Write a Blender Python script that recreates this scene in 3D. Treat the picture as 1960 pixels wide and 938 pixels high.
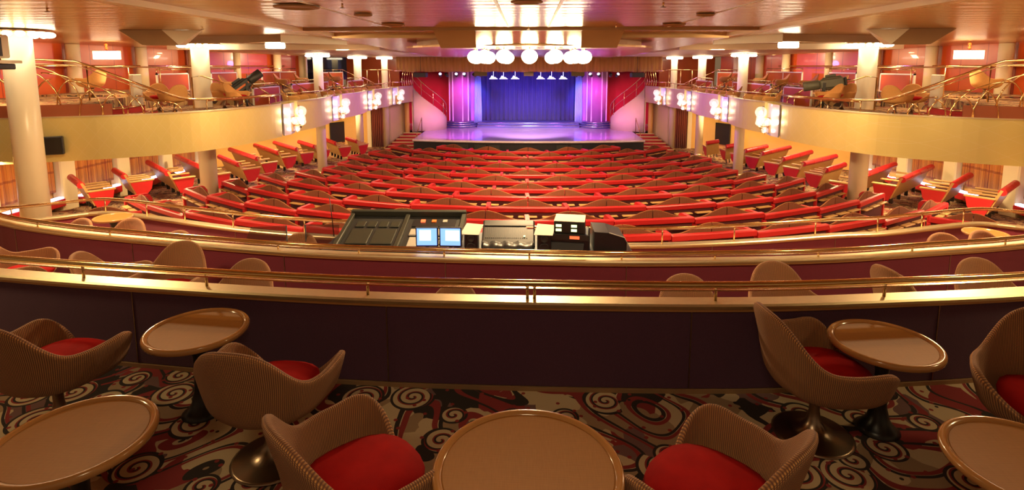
import bpy, math, random
from mathutils import Vector, Matrix
random.seed(7)
PI = math.pi
for o in list(bpy.data.objects): bpy.data.objects.remove(o)
S = bpy.context.scene
COL = S.collection

# ------------------------------------------------------------ camera, exposure, world
F, TH, CY, CX, YAW, EYE = 1068., .132, 269., 980., -.029, 2.3
cam = bpy.data.cameras.new('camera'); camo = bpy.data.objects.new('camera', cam); COL.objects.link(camo)
cam.sensor_width = 36; cam.lens = 36 * F / 1960; cam.shift_y = -(469 - CY) / 1960
camo.location = (0, 0, EYE); camo.rotation_euler = (PI / 2 - TH, 0, -YAW); cam.clip_end = 200; cam.clip_start = .05
S.camera = camo
S.view_settings.view_transform = 'Standard'; S.view_settings.look = 'None'
S.view_settings.exposure = 0.3; S.view_settings.gamma = 1.0; S.view_settings.use_curve_mapping = False
W = bpy.data.worlds.new('world'); S.world = W; W.use_nodes = True
W.node_tree.nodes['Background'].inputs[0].default_value = (1.0, .62, .32, 1)
W.node_tree.nodes['Background'].inputs[1].default_value = .16

def light(kind, loc, power, col=(1, .75, .45), size=.2, target=None, spot=60, blend=.5, sy=None, name=None, spread=None):
    d = bpy.data.lights.new(name or kind.lower() + '_light', kind); d.energy = power; d.color = col
    if kind == 'AREA':
        d.size = size
        if sy: d.shape = 'RECTANGLE'; d.size_y = sy
        if spread: d.spread = math.radians(spread)
    else: d.shadow_soft_size = size
    if kind == 'SPOT': d.spot_size = math.radians(spot); d.spot_blend = blend
    o = bpy.data.objects.new(d.name, d); COL.objects.link(o); o.location = loc
    if target is not None:
        o.rotation_euler = (Vector(target) - Vector(loc)).to_track_quat('-Z', 'Y').to_euler()
    return o
WARM = (1, .76, .44); GOLD = (1, .72, .34); PINK = (1, .12, .55); BLUE = (.16, .14, 1); PURP = (.62, .16, 1)
# foreground: two ceiling downlights behind the photographer, low level
light('AREA', (-5.4, 3.6, 3.02), 34, GOLD, .5, (-4.6, 4.6, 0))
light('AREA', (5.6, 3.6, 3.02), 34, GOLD, .5, (4.6, 4.6, 0))
light('AREA', (0, .6, 3.02), 18, WARM, .6, (0, 2.6, 0))
for x in (-4.8, -1.6, 1.6, 4.8):
    light('SPOT', (x, 3.7, 3.0), 135, (1, .75, .45), .12, (x * 1.05, 6.2, -.2), 66, .8)
    light('SPOT', (x, 5.9, 3.0), 105, (1, .75, .45), .12, (x * 1.05, 8.6, -.6), 66, .8)
# auditorium ceiling downlights
for x in (-6.6, 0, 6.6):
    for y in (8.6, 14.5, 20, 25.5):
        light('AREA', (x, y, 2.9 if x or y < 12 else 2.66), 290, (1, .68, .34), .4, (x, y + .5, -3))
for s in (-1, 1):
    for y in (12.3, 15.5, 19.5, 23.5, 27.5):    # under the balconies, over the side seats
        light('AREA', (s * 12.6, y, .08), 150, (1, .72, .36), .4, (s * 12.8, y, -3))
    light('AREA', (s * 10.6, 31, .05), 140, GOLD, .4, (s * 11.5, 33, -2))
    for y in (13.5, 17, 21, 25, 29):            # over the balcony seats, washing the red walls
        light('AREA', (s * 12.4, y, 2.86), 85, (1, .7, .36), .4, (s * 14.2, y, 1.2))
    # stage: pink on the fluted pillars and the stair skirts, blue on the drapes
    light('SPOT', (s * 3.6, 34.45, 2.25), 900, (.9, .08, .85), .15, (s * 4.6, 39, -.4), 44, .6)
    light('SPOT', (s * 5.0, 34.45, 2.25), 850, (1, .16, .42), .15, (s * 7.0, 39, -.4), 50, .7)
    light('SPOT', (s * 2.4, 34.45, 2.25), 1500, (.12, .2, 1), .12, (s * 3.6, 39, .2), 26, .6)
    light('SPOT', (s * 2.0, 27.5, 2.5), 1600, (.5, .12, 1), .2, (s * 7.7, 25.5, .6), 62, .9)
    light('SPOT', (s * 1.0, 29.5, 2.5), 900, (.72, .18, 1), .2, (s * 7.7, 31, .4), 60, .9)
for s in (-1, 1): light('SPOT', (s * 2.2, 30.0, 2.5), 1500, (1, .34, .66), .15, (s * 6.4, 36, -.7), 24, .8)
for x in (-2.2, 0, 2.2):
    light('SPOT', (x, 34.5, 2.2), 620, (.13, .08, 1), .2, (x, 39.5, -.1), 62, .8)
light('SPOT', (0, 30.2, 2.3), 5200, (.9, .5, 1), .3, (0, 35.4, -1.9), 66, .8)
light('SPOT', (-3.6, 30.2, 2.3), 2000, (.6, .1, 1), .3, (-4.2, 34.4, -1.9), 60, .8)
light('SPOT', (3.6, 30.2, 2.3), 2000, (.6, .1, 1), .3, (4.2, 34.4, -1.9), 60, .8)

# ------------------------------------------------------------ helpers
def ray(x, y):
    a = (x - CX) / F; b = -(y - CY) / F
    Y = math.cos(TH) + b * math.sin(TH); Z = -math.sin(TH) + b * math.cos(TH)
    return Vector((a * math.cos(YAW) + Y * math.sin(YAW), -a * math.sin(YAW) + Y * math.cos(YAW), Z))
def at_z(x, y, z): d = ray(x, y); return d * ((z - EYE) / d.z) + Vector((0, 0, EYE))
def at_x(x, y, X): d = ray(x, y); return d * (X / d.x) + Vector((0, 0, EYE))
def at_y(x, y, Y): d = ray(x, y); return d * (Y / d.y) + Vector((0, 0, EYE))
def lerp(a, b, t): return a + (b - a) * t
def interp(x, xs, ys):
    if x <= xs[0]: return ys[0]
    for i in range(1, len(xs)):
        if x <= xs[i]: return lerp(ys[i - 1], ys[i], (x - xs[i - 1]) / (xs[i] - xs[i - 1]))
    return ys[-1]
def smooth_path(pts, n=6):
    out = []
    P = [Vector(p) for p in pts]
    for i in range(len(P) - 1):
        p0 = P[max(i - 1, 0)]; p1 = P[i]; p2 = P[i + 1]; p3 = P[min(i + 2, len(P) - 1)]
        for k in range(n):
            t = k / n
            out.append(.5 * ((2 * p1) + (-p0 + p2) * t + (2 * p0 - 5 * p1 + 4 * p2 - p3) * t * t + (-p0 + 3 * p1 - 3 * p2 + p3) * t ** 3))
    out.append(P[-1]); return out

class MB:
    def __init__(s): s.v = []; s.f = []; s.sm = []; s.uv = {}
    def add(s, vs, fs, smooth=False, uv=None, M=None):
        b = len(s.v)
        for p in vs:
            p = Vector(p); s.v.append(tuple(M @ p if M else p))
        for f in fs: s.f.append([b + i for i in f]); s.sm.append(smooth)
        if uv:
            for i, t in enumerate(uv): s.uv[b + i] = t
        return s
    def box(s, x0, x1, y0, y1, z0, z1, M=None, b=0):
        if b <= 0:
            vs = [(x, y, z) for z in (z0, z1) for x, y in ((x0, y0), (x1, y0), (x1, y1), (x0, y1))]
            return s.add(vs, [(3, 2, 1, 0), (4, 5, 6, 7), (0, 1, 5, 4), (1, 2, 6, 5), (2, 3, 7, 6), (3, 0, 4, 7)], False, None, M)
        # chamfered box
        b = min(b, (x1 - x0) * .45, (y1 - y0) * .45, (z1 - z0) * .45)
        X = (x0, x1); Y = (y0, y1); Z = (z0, z1); sg = (1, -1); vs = []; idx = {}
        for i in (0, 1):
            for j in (0, 1):
                for k in (0, 1):
                    for a in range(3):
                        p = [X[i] + sg[i] * b, Y[j] + sg[j] * b, Z[k] + sg[k] * b]
                        p[a] = (X[i], Y[j], Z[k])[a]
                        idx[(i, j, k, a)] = len(vs); vs.append(p)
        fs = []
        for a in range(3):
            for e in (0, 1):
                q = []
                for (m, n) in ((0, 0), (1, 0), (1, 1), (0, 1)):
                    c = [m, n]; c.insert(a, e); q.append(idx[(c[0], c[1], c[2], a)])
                fs.append(q)
        for a in range(3):
            o1, o2 = [t for t in range(3) if t != a]
            for m in (0, 1):
                for n in (0, 1):
                    c0 = [0, 0, 0]; c0[o1] = m; c0[o2] = n; c1 = list(c0); c1[a] = 1
                    fs.append([idx[(*c0, o1)], idx[(*c0, o2)], idx[(*c1, o2)], idx[(*c1, o1)]])
        for i in (0, 1):
            for j in (0, 1):
                for k in (0, 1): fs.append([idx[(i, j, k, 0)], idx[(i, j, k, 1)], idx[(i, j, k, 2)]])
        return s.add(vs, fs, False, None, M)
    def grid(s, P, closed_u=False, smooth=True, uv=True, M=None):
        # P[i][j] rows of points
        n = len(P); m = len(P[0]); vs = [p for r in P for p in r]; fs = []
        for i in range(n - 1):
            for j in range(m - (0 if closed_u else 1)):
                j2 = (j + 1) % m
                fs.append((i * m + j, i * m + j2, (i + 1) * m + j2, (i + 1) * m + j))
        return s.add(vs, fs, smooth, [(j / max(m - 1, 1), i / max(n - 1, 1)) for i in range(n) for j in range(m)] if uv else None, M)
    def lathe(s, prof, n=32, c=(0, 0, 0), smooth=True, sx=1, sy=1, M=None):
        P = [[(c[0] + r * sx * math.cos(2 * PI * k / n), c[1] + r * sy * math.sin(2 * PI * k / n), c[2] + z) for k in range(n)] for r, z in prof]
        s.grid(P, True, smooth, True, M); return s
    def cyl(s, p0, p1, r, n=12, r1=None, caps=True):
        return s.tube([p0, p1], r, n, r1=r1, caps=caps)
    def tube(s, path, r, n=8, r1=None, caps=True, smooth=True, flat=None):
        P = [Vector(p) for p in path]; rows = []
        for i, p in enumerate(P):
            d = (P[min(i + 1, len(P) - 1)] - P[max(i - 1, 0)]).normalized()
            up = Vector((0, 0, 1)) if abs(d.z) < .95 else Vector((0, 1, 0))
            a = d.cross(up).normalized(); b = a.cross(d).normalized()
            rr = r if r1 is None else lerp(r, r1, i / (len(P) - 1))
            fa, fb = flat or (1, 1)
            rows.append([p + a * rr * fa * math.cos(2 * PI * k / n) + b * rr * fb * math.sin(2 * PI * k / n) for k in range(n)])
        base = len(s.v); s.grid(rows, True, smooth, False)
        if caps:
            m = len(rows); s.f.append([base + k for k in range(n)][::-1]); s.sm.append(False)
            s.f.append([base + (m - 1) * n + k for k in range(n)]); s.sm.append(False)
        return s
    def sweep(s, path, sec, closed=True, smooth=False):
        # horizontal path (x,y,z); section points (offset to the left of travel, height)
        P = [Vector(p) for p in path]; rows = []
        for i, p in enumerate(P):
            d = P[min(i + 1, len(P) - 1)] - P[max(i - 1, 0)]; d.z = 0; d.normalize()
            nrm = Vector((-d.y, d.x, 0))
            rows.append([p + nrm * a + Vector((0, 0, h)) for a, h in sec])
        base = len(s.v); s.grid(rows, closed, smooth, True)
        if closed:
            m = len(sec); s.f.append([base + k for k in range(m)][::-1]); s.sm.append(False)
            s.f.append([base + (len(P) - 1) * m + k for k in range(m)]); s.sm.append(False)
        return s
    def prism(s, poly, z0, z1, M=None, smooth=False):
        n = len(poly); vs = [(x, y, z0) for x, y in poly] + [(x, y, z1) for x, y in poly]
        fs = [list(range(n))[::-1], list(range(n, 2 * n))] + [(i, (i + 1) % n, n + (i + 1) % n, n + i) for i in range(n)]
        return s.add(vs, fs, False, None, M)
    def ball(s, c, r, n=16, m=10, sz=1):
        P = [[(c[0] + r * math.sin(PI * i / m) * math.cos(2 * PI * k / n), c[1] + r * math.sin(PI * i / m) * math.sin(2 * PI * k / n), c[2] - r * sz * math.cos(PI * i / m)) for k in range(n)] for i in range(m + 1)]
        return s.grid(P, True, True, False)
    def build(s, name, mat, parent=None, loc=None, rz=0, label=None, kind=None, solid=0, sub=0, fixn=True):
        me = bpy.data.meshes.new(name); me.from_pydata(s.v, [], s.f); me.materials.append(mat)
        me.polygons.foreach_set('use_smooth', s.sm)
        if s.uv:
            ul = me.uv_layers.new(name='UVMap')
            for l in me.loops: ul.data[l.index].uv = s.uv.get(l.vertex_index, (0, 0))
        import bmesh
        bm = bmesh.new(); bm.from_mesh(me); bmesh.ops.recalc_face_normals(bm, faces=bm.faces); bm.to_mesh(me); bm.free()
        o = bpy.data.objects.new(name, me); COL.objects.link(o)
        if parent: o.parent = parent
        if loc is not None: o.location = loc
        o.rotation_euler.z = rz
        if solid: q = o.modifiers.new('solid', 'SOLIDIFY'); q.thickness = solid; q.offset = 0
        if sub: q = o.modifiers.new('sub', 'SUBSURF'); q.levels = sub; q.render_levels = sub
        if label: o['label'] = label
        if kind: o['kind'] = kind
        return o
def thing(name, label, cat, loc=(0, 0, 0), rz=0, group=None):
    o = bpy.data.objects.new(name, None); COL.objects.link(o); o.location = loc; o.rotation_euler.z = rz
    o.empty_display_size = .1; o['label'] = label; o['category'] = cat
    if group: o['group'] = group
    return o
def tag(o, label, cat, group=None, kind=None):
    o['label'] = label; o['category'] = cat
    if group: o['group'] = group
    if kind: o['kind'] = kind
    return o
KIDS = {}
def dup(root, loc, rz, label, group=None, scale=None, rx=0, ry=0):
    if root.name not in KIDS:
        KIDS[root.name] = [(c, [g for g in bpy.data.objects if g.parent == c]) for c in bpy.data.objects if c.parent == root]
    r = root.copy(); COL.objects.link(r); r.location = loc; r.rotation_euler = (rx, ry, rz); r['label'] = label
    if scale: r.scale = scale
    if group: r['group'] = group
    for c, gs in KIDS[root.name]:
        k = c.copy(); COL.objects.link(k); k.parent = r
        for g in gs: q = g.copy(); COL.objects.link(q); q.parent = k
    return r
ORD = ['first', 'second', 'third', 'fourth', 'fifth', 'sixth', 'seventh', 'eighth', 'ninth', 'tenth', 'eleventh', 'twelfth', 'thirteenth', 'fourteenth', 'fifteenth', 'sixteenth', 'seventeenth', 'eighteenth']

# ------------------------------------------------------------ materials
class NT:
    def __init__(s, name):
        s.m = bpy.data.materials.new(name); s.m.use_nodes = True; s.t = s.m.node_tree; s.b = s.t.nodes['Principled BSDF']
    def n(s, typ, **kw):
        q = s.t.nodes.new(typ)
        for k, v in kw.items():
            if k.startswith('_'): setattr(q, k[1:], v)
            else:
                key = k.replace('__', ' ')
                s.set(q.inputs[key], v)
        return q
    def set(s, inp, v):
        if hasattr(v, 'is_output') or isinstance(v, bpy.types.NodeSocket): s.t.links.new(v, inp)
        else: inp.default_value = v
    def math(s, op, a, b=None, c=None):
        q = s.t.nodes.new('ShaderNodeMath'); q.operation = op
        s.set(q.inputs[0], a)
        if b is not None: s.set(q.inputs[1], b)
        if c is not None: s.set(q.inputs[2], c)
        return q.outputs[0]
    def mix(s, f, a, b):
        q = s.t.nodes.new('ShaderNodeMix'); q.data_type = 'RGBA'
        s.set(q.inputs[0], f); s.set(q.inputs[6], a); s.set(q.inputs[7], b); return q.outputs[2]
    def ramp(s, f, stops, const=False):
        q = s.t.nodes.new('ShaderNodeValToRGB'); s.set(q.inputs[0], f); cr = q.color_ramp
        if const: cr.interpolation = 'CONSTANT'
        while len(cr.elements) < len(stops): cr.elements.new(.5)
        for e, (p, c) in zip(cr.elements, stops): e.position = p; e.color = (*c, 1)
        return q.outputs[0]
    def obj(s): return s.t.nodes.new('ShaderNodeTexCoord').outputs['Object']
    def uv(s): return s.t.nodes.new('ShaderNodeTexCoord').outputs['UV']
    def mp(s, v, sc=(1, 1, 1), rot=(0, 0, 0), loc=(0, 0, 0)):
        q = s.t.nodes.new('ShaderNodeMapping'); s.set(q.inputs[0], v); q.inputs['Scale'].default_value = sc
        q.inputs['Rotation'].default_value = rot; q.inputs['Location'].default_value = loc; return q.outputs[0]
    def noise(s, v, scale=5, detail=2, out=0):
        q = s.t.nodes.new('ShaderNodeTexNoise'); s.set(q.inputs['Vector'], v); q.inputs['Scale'].default_value = scale; q.inputs['Detail'].default_value = detail
        return q.outputs[out]
    def wave(s, v, scale=5, dist=0, direction='X', det=2):
        q = s.t.nodes.new('ShaderNodeTexWave'); s.set(q.inputs['Vector'], v); q.inputs['Scale'].default_value = scale; q.inputs['Distortion'].default_value = dist
        q.bands_direction = direction; q.inputs['Detail'].default_value = det; return q.outputs[1]
    def bump(s, h, st=.3, d=.01):
        q = s.t.nodes.new('ShaderNodeBump'); s.set(q.inputs['Height'], h); q.inputs['Strength'].default_value = st; q.inputs['Distance'].default_value = d
        s.t.links.new(q.outputs[0], s.b.inputs['Normal'])
    def done(s, col=None, rough=.5, metal=0, **kw):
        if col is not None: s.set(s.b.inputs['Base Color'], (*col, 1) if isinstance(col, tuple) and len(col) == 3 else col)
        s.set(s.b.inputs['Roughness'], rough); s.set(s.b.inputs['Metallic'], metal)
        for k, v in kw.items(): s.set(s.b.inputs[k.replace('__', ' ')], v)
        return s.m
def C4(*c): return (*c, 1)
def plain(name, col, rough=.5, metal=0, var=.12, nscale=6, bump=0, **kw):
    a = NT(name); nz = a.noise(a.obj(), nscale, 3)
    c = a.mix(nz, C4(*[max(0, v * (1 - var)) for v in col]), C4(*[min(1, v * (1 + var)) for v in col]))
    if bump: a.bump(a.noise(a.obj(), nscale * 14, 2), bump, .004)
    return a.done(c, rough, metal, **kw)
def emis(name, col, st, mix=None):
    a = NT(name); nz = a.noise(a.obj(), 9, 1)
    c = a.mix(nz, C4(*[v * .93 for v in col]), C4(*col))
    return a.done(c, .4, 0, Emission__Color=C4(*col), Emission__Strength=st)
M = {}
def mk_carpet(name, sc, cols=None):
    a = NT(name); v = a.mp(a.obj(), (sc, sc, sc))
    warp = a.noise(v, 1.7, 1, 1)
    q = a.n('ShaderNodeVectorMath', _operation='MULTIPLY_ADD'); a.set(q.inputs[0], warp); q.inputs[1].default_value = (.55, .55, 0); a.set(q.inputs[2], v); wv = q.outputs[0]
    vo = a.n('ShaderNodeTexVoronoi', Scale=2.9); a.set(vo.inputs['Vector'], wv); vo.distance = 'MANHATTAN'
    sep = a.n('ShaderNodeSeparateColor'); a.set(sep.inputs[0], vo.outputs['Color'])
    cream = (.68, .53, .33); dk = (.010, .007, .009); wine = (.30, .018, .024); mauve = (.20, .10, .10); tan = (.40, .27, .16)
    if cols: cream, dk, wine, mauve, tan = cols
    base = a.ramp(sep.outputs[0], [(0, cream), (.36, wine), (.50, tan), (.66, dk), (.78, cream), (.9, mauve)], True)
    # flowing ribbons
    nn = a.noise(v, 1.15, 0); fr = a.math('FRACT', a.math('MULTIPLY', nn, 7.))
    ln = a.math('LESS_THAN', a.math('ABSOLUTE', a.math('SUBTRACT', fr, .5)), .085)
    ln2 = a.math('LESS_THAN', a.math('ABSOLUTE', a.math('SUBTRACT', fr, .72)), .10)
    base = a.mix(ln2, base, C4(*wine)); base = a.mix(ln, base, C4(*dk))
    # spirals
    vs = a.n('ShaderNodeTexVoronoi', Scale=1.9, Randomness=.75); a.set(vs.inputs['Vector'], v)
    vs.voronoi_dimensions = '2D'
    sub = a.n('ShaderNodeVectorMath', _operation='SUBTRACT'); a.set(sub.inputs[0], v); a.set(sub.inputs[1], vs.outputs['Position'])
    sx = a.n('ShaderNodeSeparateXYZ'); a.set(sx.inputs[0], sub.outputs[0])
    r = a.math('SQRT', a.math('ADD', a.math('MULTIPLY', sx.outputs[0], sx.outputs[0]), a.math('MULTIPLY', sx.outputs[1], sx.outputs[1])))
    th = a.math('DIVIDE', a.math('ARCTAN2', sx.outputs[1], sx.outputs[0]), 2 * PI)
    sp = a.math('FRACT', a.math('ADD', a.math('ADD', th, a.math('MULTIPLY', r, 11.)), 1))
    sc2 = a.n('ShaderNodeSeparateColor'); a.set(sc2.inputs[0], vs.outputs['Color'])
    rad = a.math('MULTIPLY', a.math('GREATER_THAN', sc2.outputs[0], .42), a.math('MULTIPLY_ADD', sc2.outputs[1], .13, .11))
    inr = a.math('LESS_THAN', r, rad)
    c2 = a.ramp(sp, [(0, dk), (.22, wine), (.40, cream)], True)
    base = a.mix(inr, base, c2)
    ring = a.math('LESS_THAN', a.math('ABSOLUTE', a.math('SUBTRACT', r, a.math('ADD', rad, .004))), .014)
    base = a.mix(ring, base, C4(*dk))
    dot = a.n('ShaderNodeTexVoronoi', Scale=4.3); a.set(dot.inputs['Vector'], v); dot.voronoi_dimensions = '2D'
    base = a.mix(a.math('LESS_THAN', dot.outputs['Distance'], .09), base, C4(*wine))
    fz = a.noise(a.obj(), 260, 2); base = a.mix(a.math('MULTIPLY', fz, .35), base, C4(.12, .08, .06))
    a.bump(a.noise(a.obj(), 420, 2), .5, .004)
    return a.done(base, .95)
M['carpet'] = mk_carpet('carpet_swirls', 1.55)
M['carpet_far'] = mk_carpet('carpet_auditorium', 1.15, ((.56, .36, .15), (.055, .025, .012), (.26, .05, .018), (.28, .15, .07), (.44, .27, .10)))
def mk_fabric():
    a = NT('ribbed_tan_fabric'); u = a.uv()
    w = a.mp(u, (1, 1, 1)); s1 = a.n('ShaderNodeSeparateXYZ'); a.set(s1.inputs[0], w)
    su = a.math('SINE', a.math('MULTIPLY', s1.outputs[0], 2 * PI * 220)); sv = a.math('SINE', a.math('MULTIPLY', s1.outputs[1], 2 * PI * 76))
    h = a.math('MULTIPLY', a.math('MULTIPLY_ADD', su, .5, .5), a.math('MULTIPLY_ADD', sv, .4, .6))
    c = a.mix(a.math('MINIMUM', h, 1), C4(.15, .052, .028), C4(.88, .42, .13))
    a.bump(h, .7, .006)
    return a.done(c, .8, 0, Sheen__Weight=.15)
M['fabric'] = mk_fabric()
M['fabric_far'] = plain('tan_fabric', (.64, .32, .10), .8, nscale=30)
def mk_velvet():
    a = NT('red_velvet'); nz = a.noise(a.obj(), 7, 3); nz2 = a.noise(a.obj(), 300, 1)
    c = a.mix(nz, C4(.24, .004, .006), C4(.56, .010, .010)); a.bump(nz2, .3, .003)
    return a.done(c, .9, 0, Specular__IOR__Level=.15)
M['velvet'] = mk_velvet()
def mk_wood():
    a = NT('table_veneer'); v = a.mp(a.obj(), (1, 9, 1))
    w = a.wave(v, 5, 6, 'Y', 3); n2 = a.noise(a.mp(a.obj(), (40, 3, 3)), 5, 3)
    c = a.mix(a.math('MULTIPLY', a.math('ADD', w, n2), .5), C4(.29, .115, .026), C4(.47, .21, .055))
    return a.done(c, .5, 0, Specular__IOR__Level=.15)
M['wood'] = mk_wood()
M['woodrim'] = plain('lacquered_wood_edge', (.46, .22, .075), .16, nscale=3, Coat__Weight=.5)
def mk_metal(name, col, rough, sc=30):
    a = NT(name); nz = a.noise(a.mp(a.obj(), (1, 1, 6)), sc, 3)
    return a.done(a.mix(nz, C4(*[v * .85 for v in col]), C4(*col)), a.math('MULTIPLY_ADD', nz, .1, rough - .05), 1)
M['brass'] = mk_metal('polished_brass', (.95, .68, .33), .14)
M['brass_post'] = mk_metal('brass_post_metal', (.80, .56, .30), .25)
M['capmetal'] = mk_metal('satin_champagne_metal', (.84, .72, .46), .42)
M['bronze'] = mk_metal('dark_bronze', (.34, .25, .18), .3, 4)
M['blackiron'] = plain('black_enamel', (.012, .010, .010), .35, nscale=20)
def mk_cloth(name, c0, c1):
    a = NT(name); nz = a.noise(a.mp(a.obj(), (1, 1, 1)), 170, 2); s = a.noise(a.obj(), 1.2, 2)
    c = a.mix(nz, C4(*c0), C4(*c1)); c = a.mix(a.math('MULTIPLY', s, .35), c, C4(*c0)); a.bump(nz, .4, .003)
    return a.done(c, .9, 0, Sheen__Weight=.1)
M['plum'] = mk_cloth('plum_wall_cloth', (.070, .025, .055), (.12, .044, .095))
M['maroon'] = mk_cloth('maroon_wall_cloth', (.15, .014, .030), (.26, .028, .052))
M['redleather'] = plain('red_leatherette', (.52, .018, .022), .38, var=.10, nscale=5, bump=.1)
def mk_ribbed_brown():
    a = NT('ribbed_brown_fabric'); s1 = a.n('ShaderNodeSeparateXYZ'); a.set(s1.inputs[0], a.obj())
    h = a.math('MAXIMUM', a.math('SINE', a.math('MULTIPLY', s1.outputs[0], 2 * PI * 34)), 0)
    a.bump(h, .5, .01)
    return a.done(a.mix(h, C4(.13, .03, .010), C4(.25, .068, .022)), .85)
M['ribbrown'] = mk_ribbed_brown()
M['tanboard'] = plain('tan_board', (.52, .29, .10), .45, nscale=6)
M['piping'] = plain('rust_piping', (.34, .12, .035), .6)
M['seatdark'] = plain('dark_maroon_upholstery', (.085, .016, .022), .9)
M['cream'] = plain('cream_paint', (.80, .66, .42), .42, nscale=2, var=.05)
M['column'] = plain('column_cream_lacquer', (.84, .72, .50), .30, nscale=1.5, var=.04)
M['yellow'] = plain('mustard_wall', (.80, .46, .13), .6, nscale=2, var=.06)
M['peach'] = plain('peach_wall', (.85, .60, .42), .5, nscale=2, var=.05)
def mk_fascia():
    a = NT('brushed_gold_fascia'); nz = a.noise(a.mp(a.obj(), (.6, .6, .15)), 1.2, 3)
    s1 = a.n('ShaderNodeSeparateXYZ'); a.set(s1.inputs[0], a.obj())
    d1 = a.math('FRACT', a.math('MULTIPLY', a.math('ADD', a.math('ADD', s1.outputs[1], s1.outputs[0]), s1.outputs[2]), 2.4))
    d2 = a.math('FRACT', a.math('MULTIPLY', a.math('SUBTRACT', a.math('ADD', s1.outputs[1], s1.outputs[0]), s1.outputs[2]), 2.4))
    ln = a.math('MAXIMUM', a.math('LESS_THAN', d1, .03), a.math('LESS_THAN', d2, .03))
    c = a.mix(nz, C4(.72, .58, .20), C4(.86, .74, .32)); c = a.mix(a.math('MULTIPLY', ln, .25), c, C4(.9, .8, .55))
    return a.done(c, .36, .55)
M['fascia'] = mk_fascia()
M['lilac'] = plain('pale_mirror_panel', (.88, .80, .84), .22, .5, nscale=3, var=.05)
def mk_lacquer():
    a = NT('red_lacquer_panel'); nz = a.noise(a.obj(), 1.3, 4)
    c = a.mix(nz, C4(.42, .048, .012), C4(.56, .11, .022))
    s1 = a.n('ShaderNodeSeparateXYZ'); a.set(s1.inputs[0], a.obj())
    ln = a.math('LESS_THAN', a.math('FRACT', a.math('MULTIPLY', s1.outputs[1], .85)), .018)
    return a.done(a.mix(ln, c, C4(.16, .012, .01)), .3, 0, Coat__Weight=.15)
M['lacquer'] = mk_lacquer()
M['panelred'] = plain('orange_red_panel', (.50, .085, .012), .6, nscale=2)
M['brownband'] = plain('chestnut_riser', (.30, .075, .028), .4, nscale=2)
M['crimson'] = plain('crimson_wall_covering', (.50, .012, .035), .7, nscale=2)
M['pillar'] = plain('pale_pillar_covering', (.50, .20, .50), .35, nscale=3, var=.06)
M['reflector'] = mk_metal('mirror_plank_metal', (1.0, .90, .70), .2, 3)
M['chromeshine'] = plain('pale_chrome_shine', (.86, .72, .86), .25)  # bright reflection of the chrome put into a pale non-metal colour
M['olivecloth'] = plain('olive_masking_cloth', (.17, .14, .035), .8)
M['bluestep'] = plain('blue_black_step', (.10, .10, .26), .3)
M['chrome'] = mk_metal('chrome_strip', (.9, .88, .9), .15)
def mk_plaid():
    a = NT('plaid_curtain'); u = a.mp(a.uv(), (1, 1, 1)); s1 = a.n('ShaderNodeSeparateXYZ'); a.set(s1.inputs[0], u)
    n1 = a.n('ShaderNodeTexNoise', Scale=90., Detail=3.); n1.noise_dimensions = '1D'; a.set(n1.inputs['W'], a.math('MULTIPLY', s1.outputs[0], 1.)); 
    n2 = a.math('FRACT', a.math('MULTIPLY', s1.outputs[1], 3.2))
    c = a.ramp(n1.outputs[0], [(.30, (.24, .03, .012)), (.42, (.58, .16, .025)), (.56, (.72, .30, .06)), (.68, (.36, .06, .02))])
    c = a.mix(a.math('MULTIPLY', a.math('LESS_THAN', n2, .12), .55), c, C4(.22, .03, .015))
    a.bump(n1.outputs[0], .6, .05); return a.done(c, .8)
M['plaid'] = mk_plaid()
def mk_drape(name, c0, c1, sc):
    a = NT(name); nz = a.noise(a.mp(a.obj(), (sc, sc, .3)), 1, 2); nf = a.noise(a.obj(), 60, 2)
    return a.done(a.mix(nz, C4(*c0), C4(*c1)), .8, 0, Sheen__Weight=.2)
M['curtain'] = mk_drape('blue_velvet_curtain', (.045, .040, .20), (.085, .075, .30), 6)
M['bluedrape'] = mk_drape('pale_blue_drape', (.30, .42, .75), (.42, .55, .85), 9)
M['browndrape'] = mk_drape('brown_red_drape', (.20, .03, .02), (.34, .07, .04), 9)
M['valance'] = mk_drape('gold_brown_valance', (.42, .19, .05), (.58, .30, .09), 14)
def mk_ceiling():
    a = NT('metal_plank_ceiling'); s1 = a.n('ShaderNodeSeparateXYZ'); a.set(s1.inputs[0], a.obj())
    y = a.math('MULTIPLY', s1.outputs[1], 1 / .42); fr = a.math('FRACT', y)
    ln = a.math('LESS_THAN', fr, .03)
    cell = a.math('FLOOR', y); wn = a.n('ShaderNodeTexWhiteNoise'); wn.noise_dimensions = '1D'; a.set(wn.inputs['W'], cell)
    nz = a.noise(a.mp(a.obj(), (.35, 2.2, 1)), 1.5, 2)
    c = a.mix(a.math('MULTIPLY_ADD', wn.outputs[0], .5, .1), C4(.62, .40, .20), C4(.78, .56, .32)); c = a.mix(a.math('MULTIPLY', ln, .7), c, C4(.16, .08, .04))
    bl = a.math('ABSOLUTE', a.math('SUBTRACT', fr, .5))
    h = a.math('ADD', a.math('MULTIPLY', a.math('MULTIPLY', bl, bl), -1.3), a.math('MULTIPLY', nz, .7)); a.bump(h, .35, .05)
    return a.done(c, .27, .70)
M['ceiling'] = mk_ceiling()
M['ceiling_side'] = plain('cream_ceiling_panel', (.80, .62, .42), .35, .2, nscale=.7, var=.05)
M['brownbox'] = plain('brown_baffle', (.36, .22, .11), .5, .2, nscale=2)
M['white'] = plain('white_paint', (.80, .74, .60), .4, nscale=4, var=.04)
M['black'] = plain('black_plastic', (.016, .015, .017), .38, nscale=10)
M['grey'] = plain('grey_console_plastic', (.030, .029, .028), .45, nscale=10)
M['ltgrey'] = plain('light_grey_plastic', (.42, .38, .32), .45, nscale=10)
M['paper'] = plain('white_paper', (.62, .60, .52), .7, nscale=10, var=.03)
M['olive'] = plain('olive_grey_metal', (.048, .047, .034), .45, .3, nscale=8)
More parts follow.
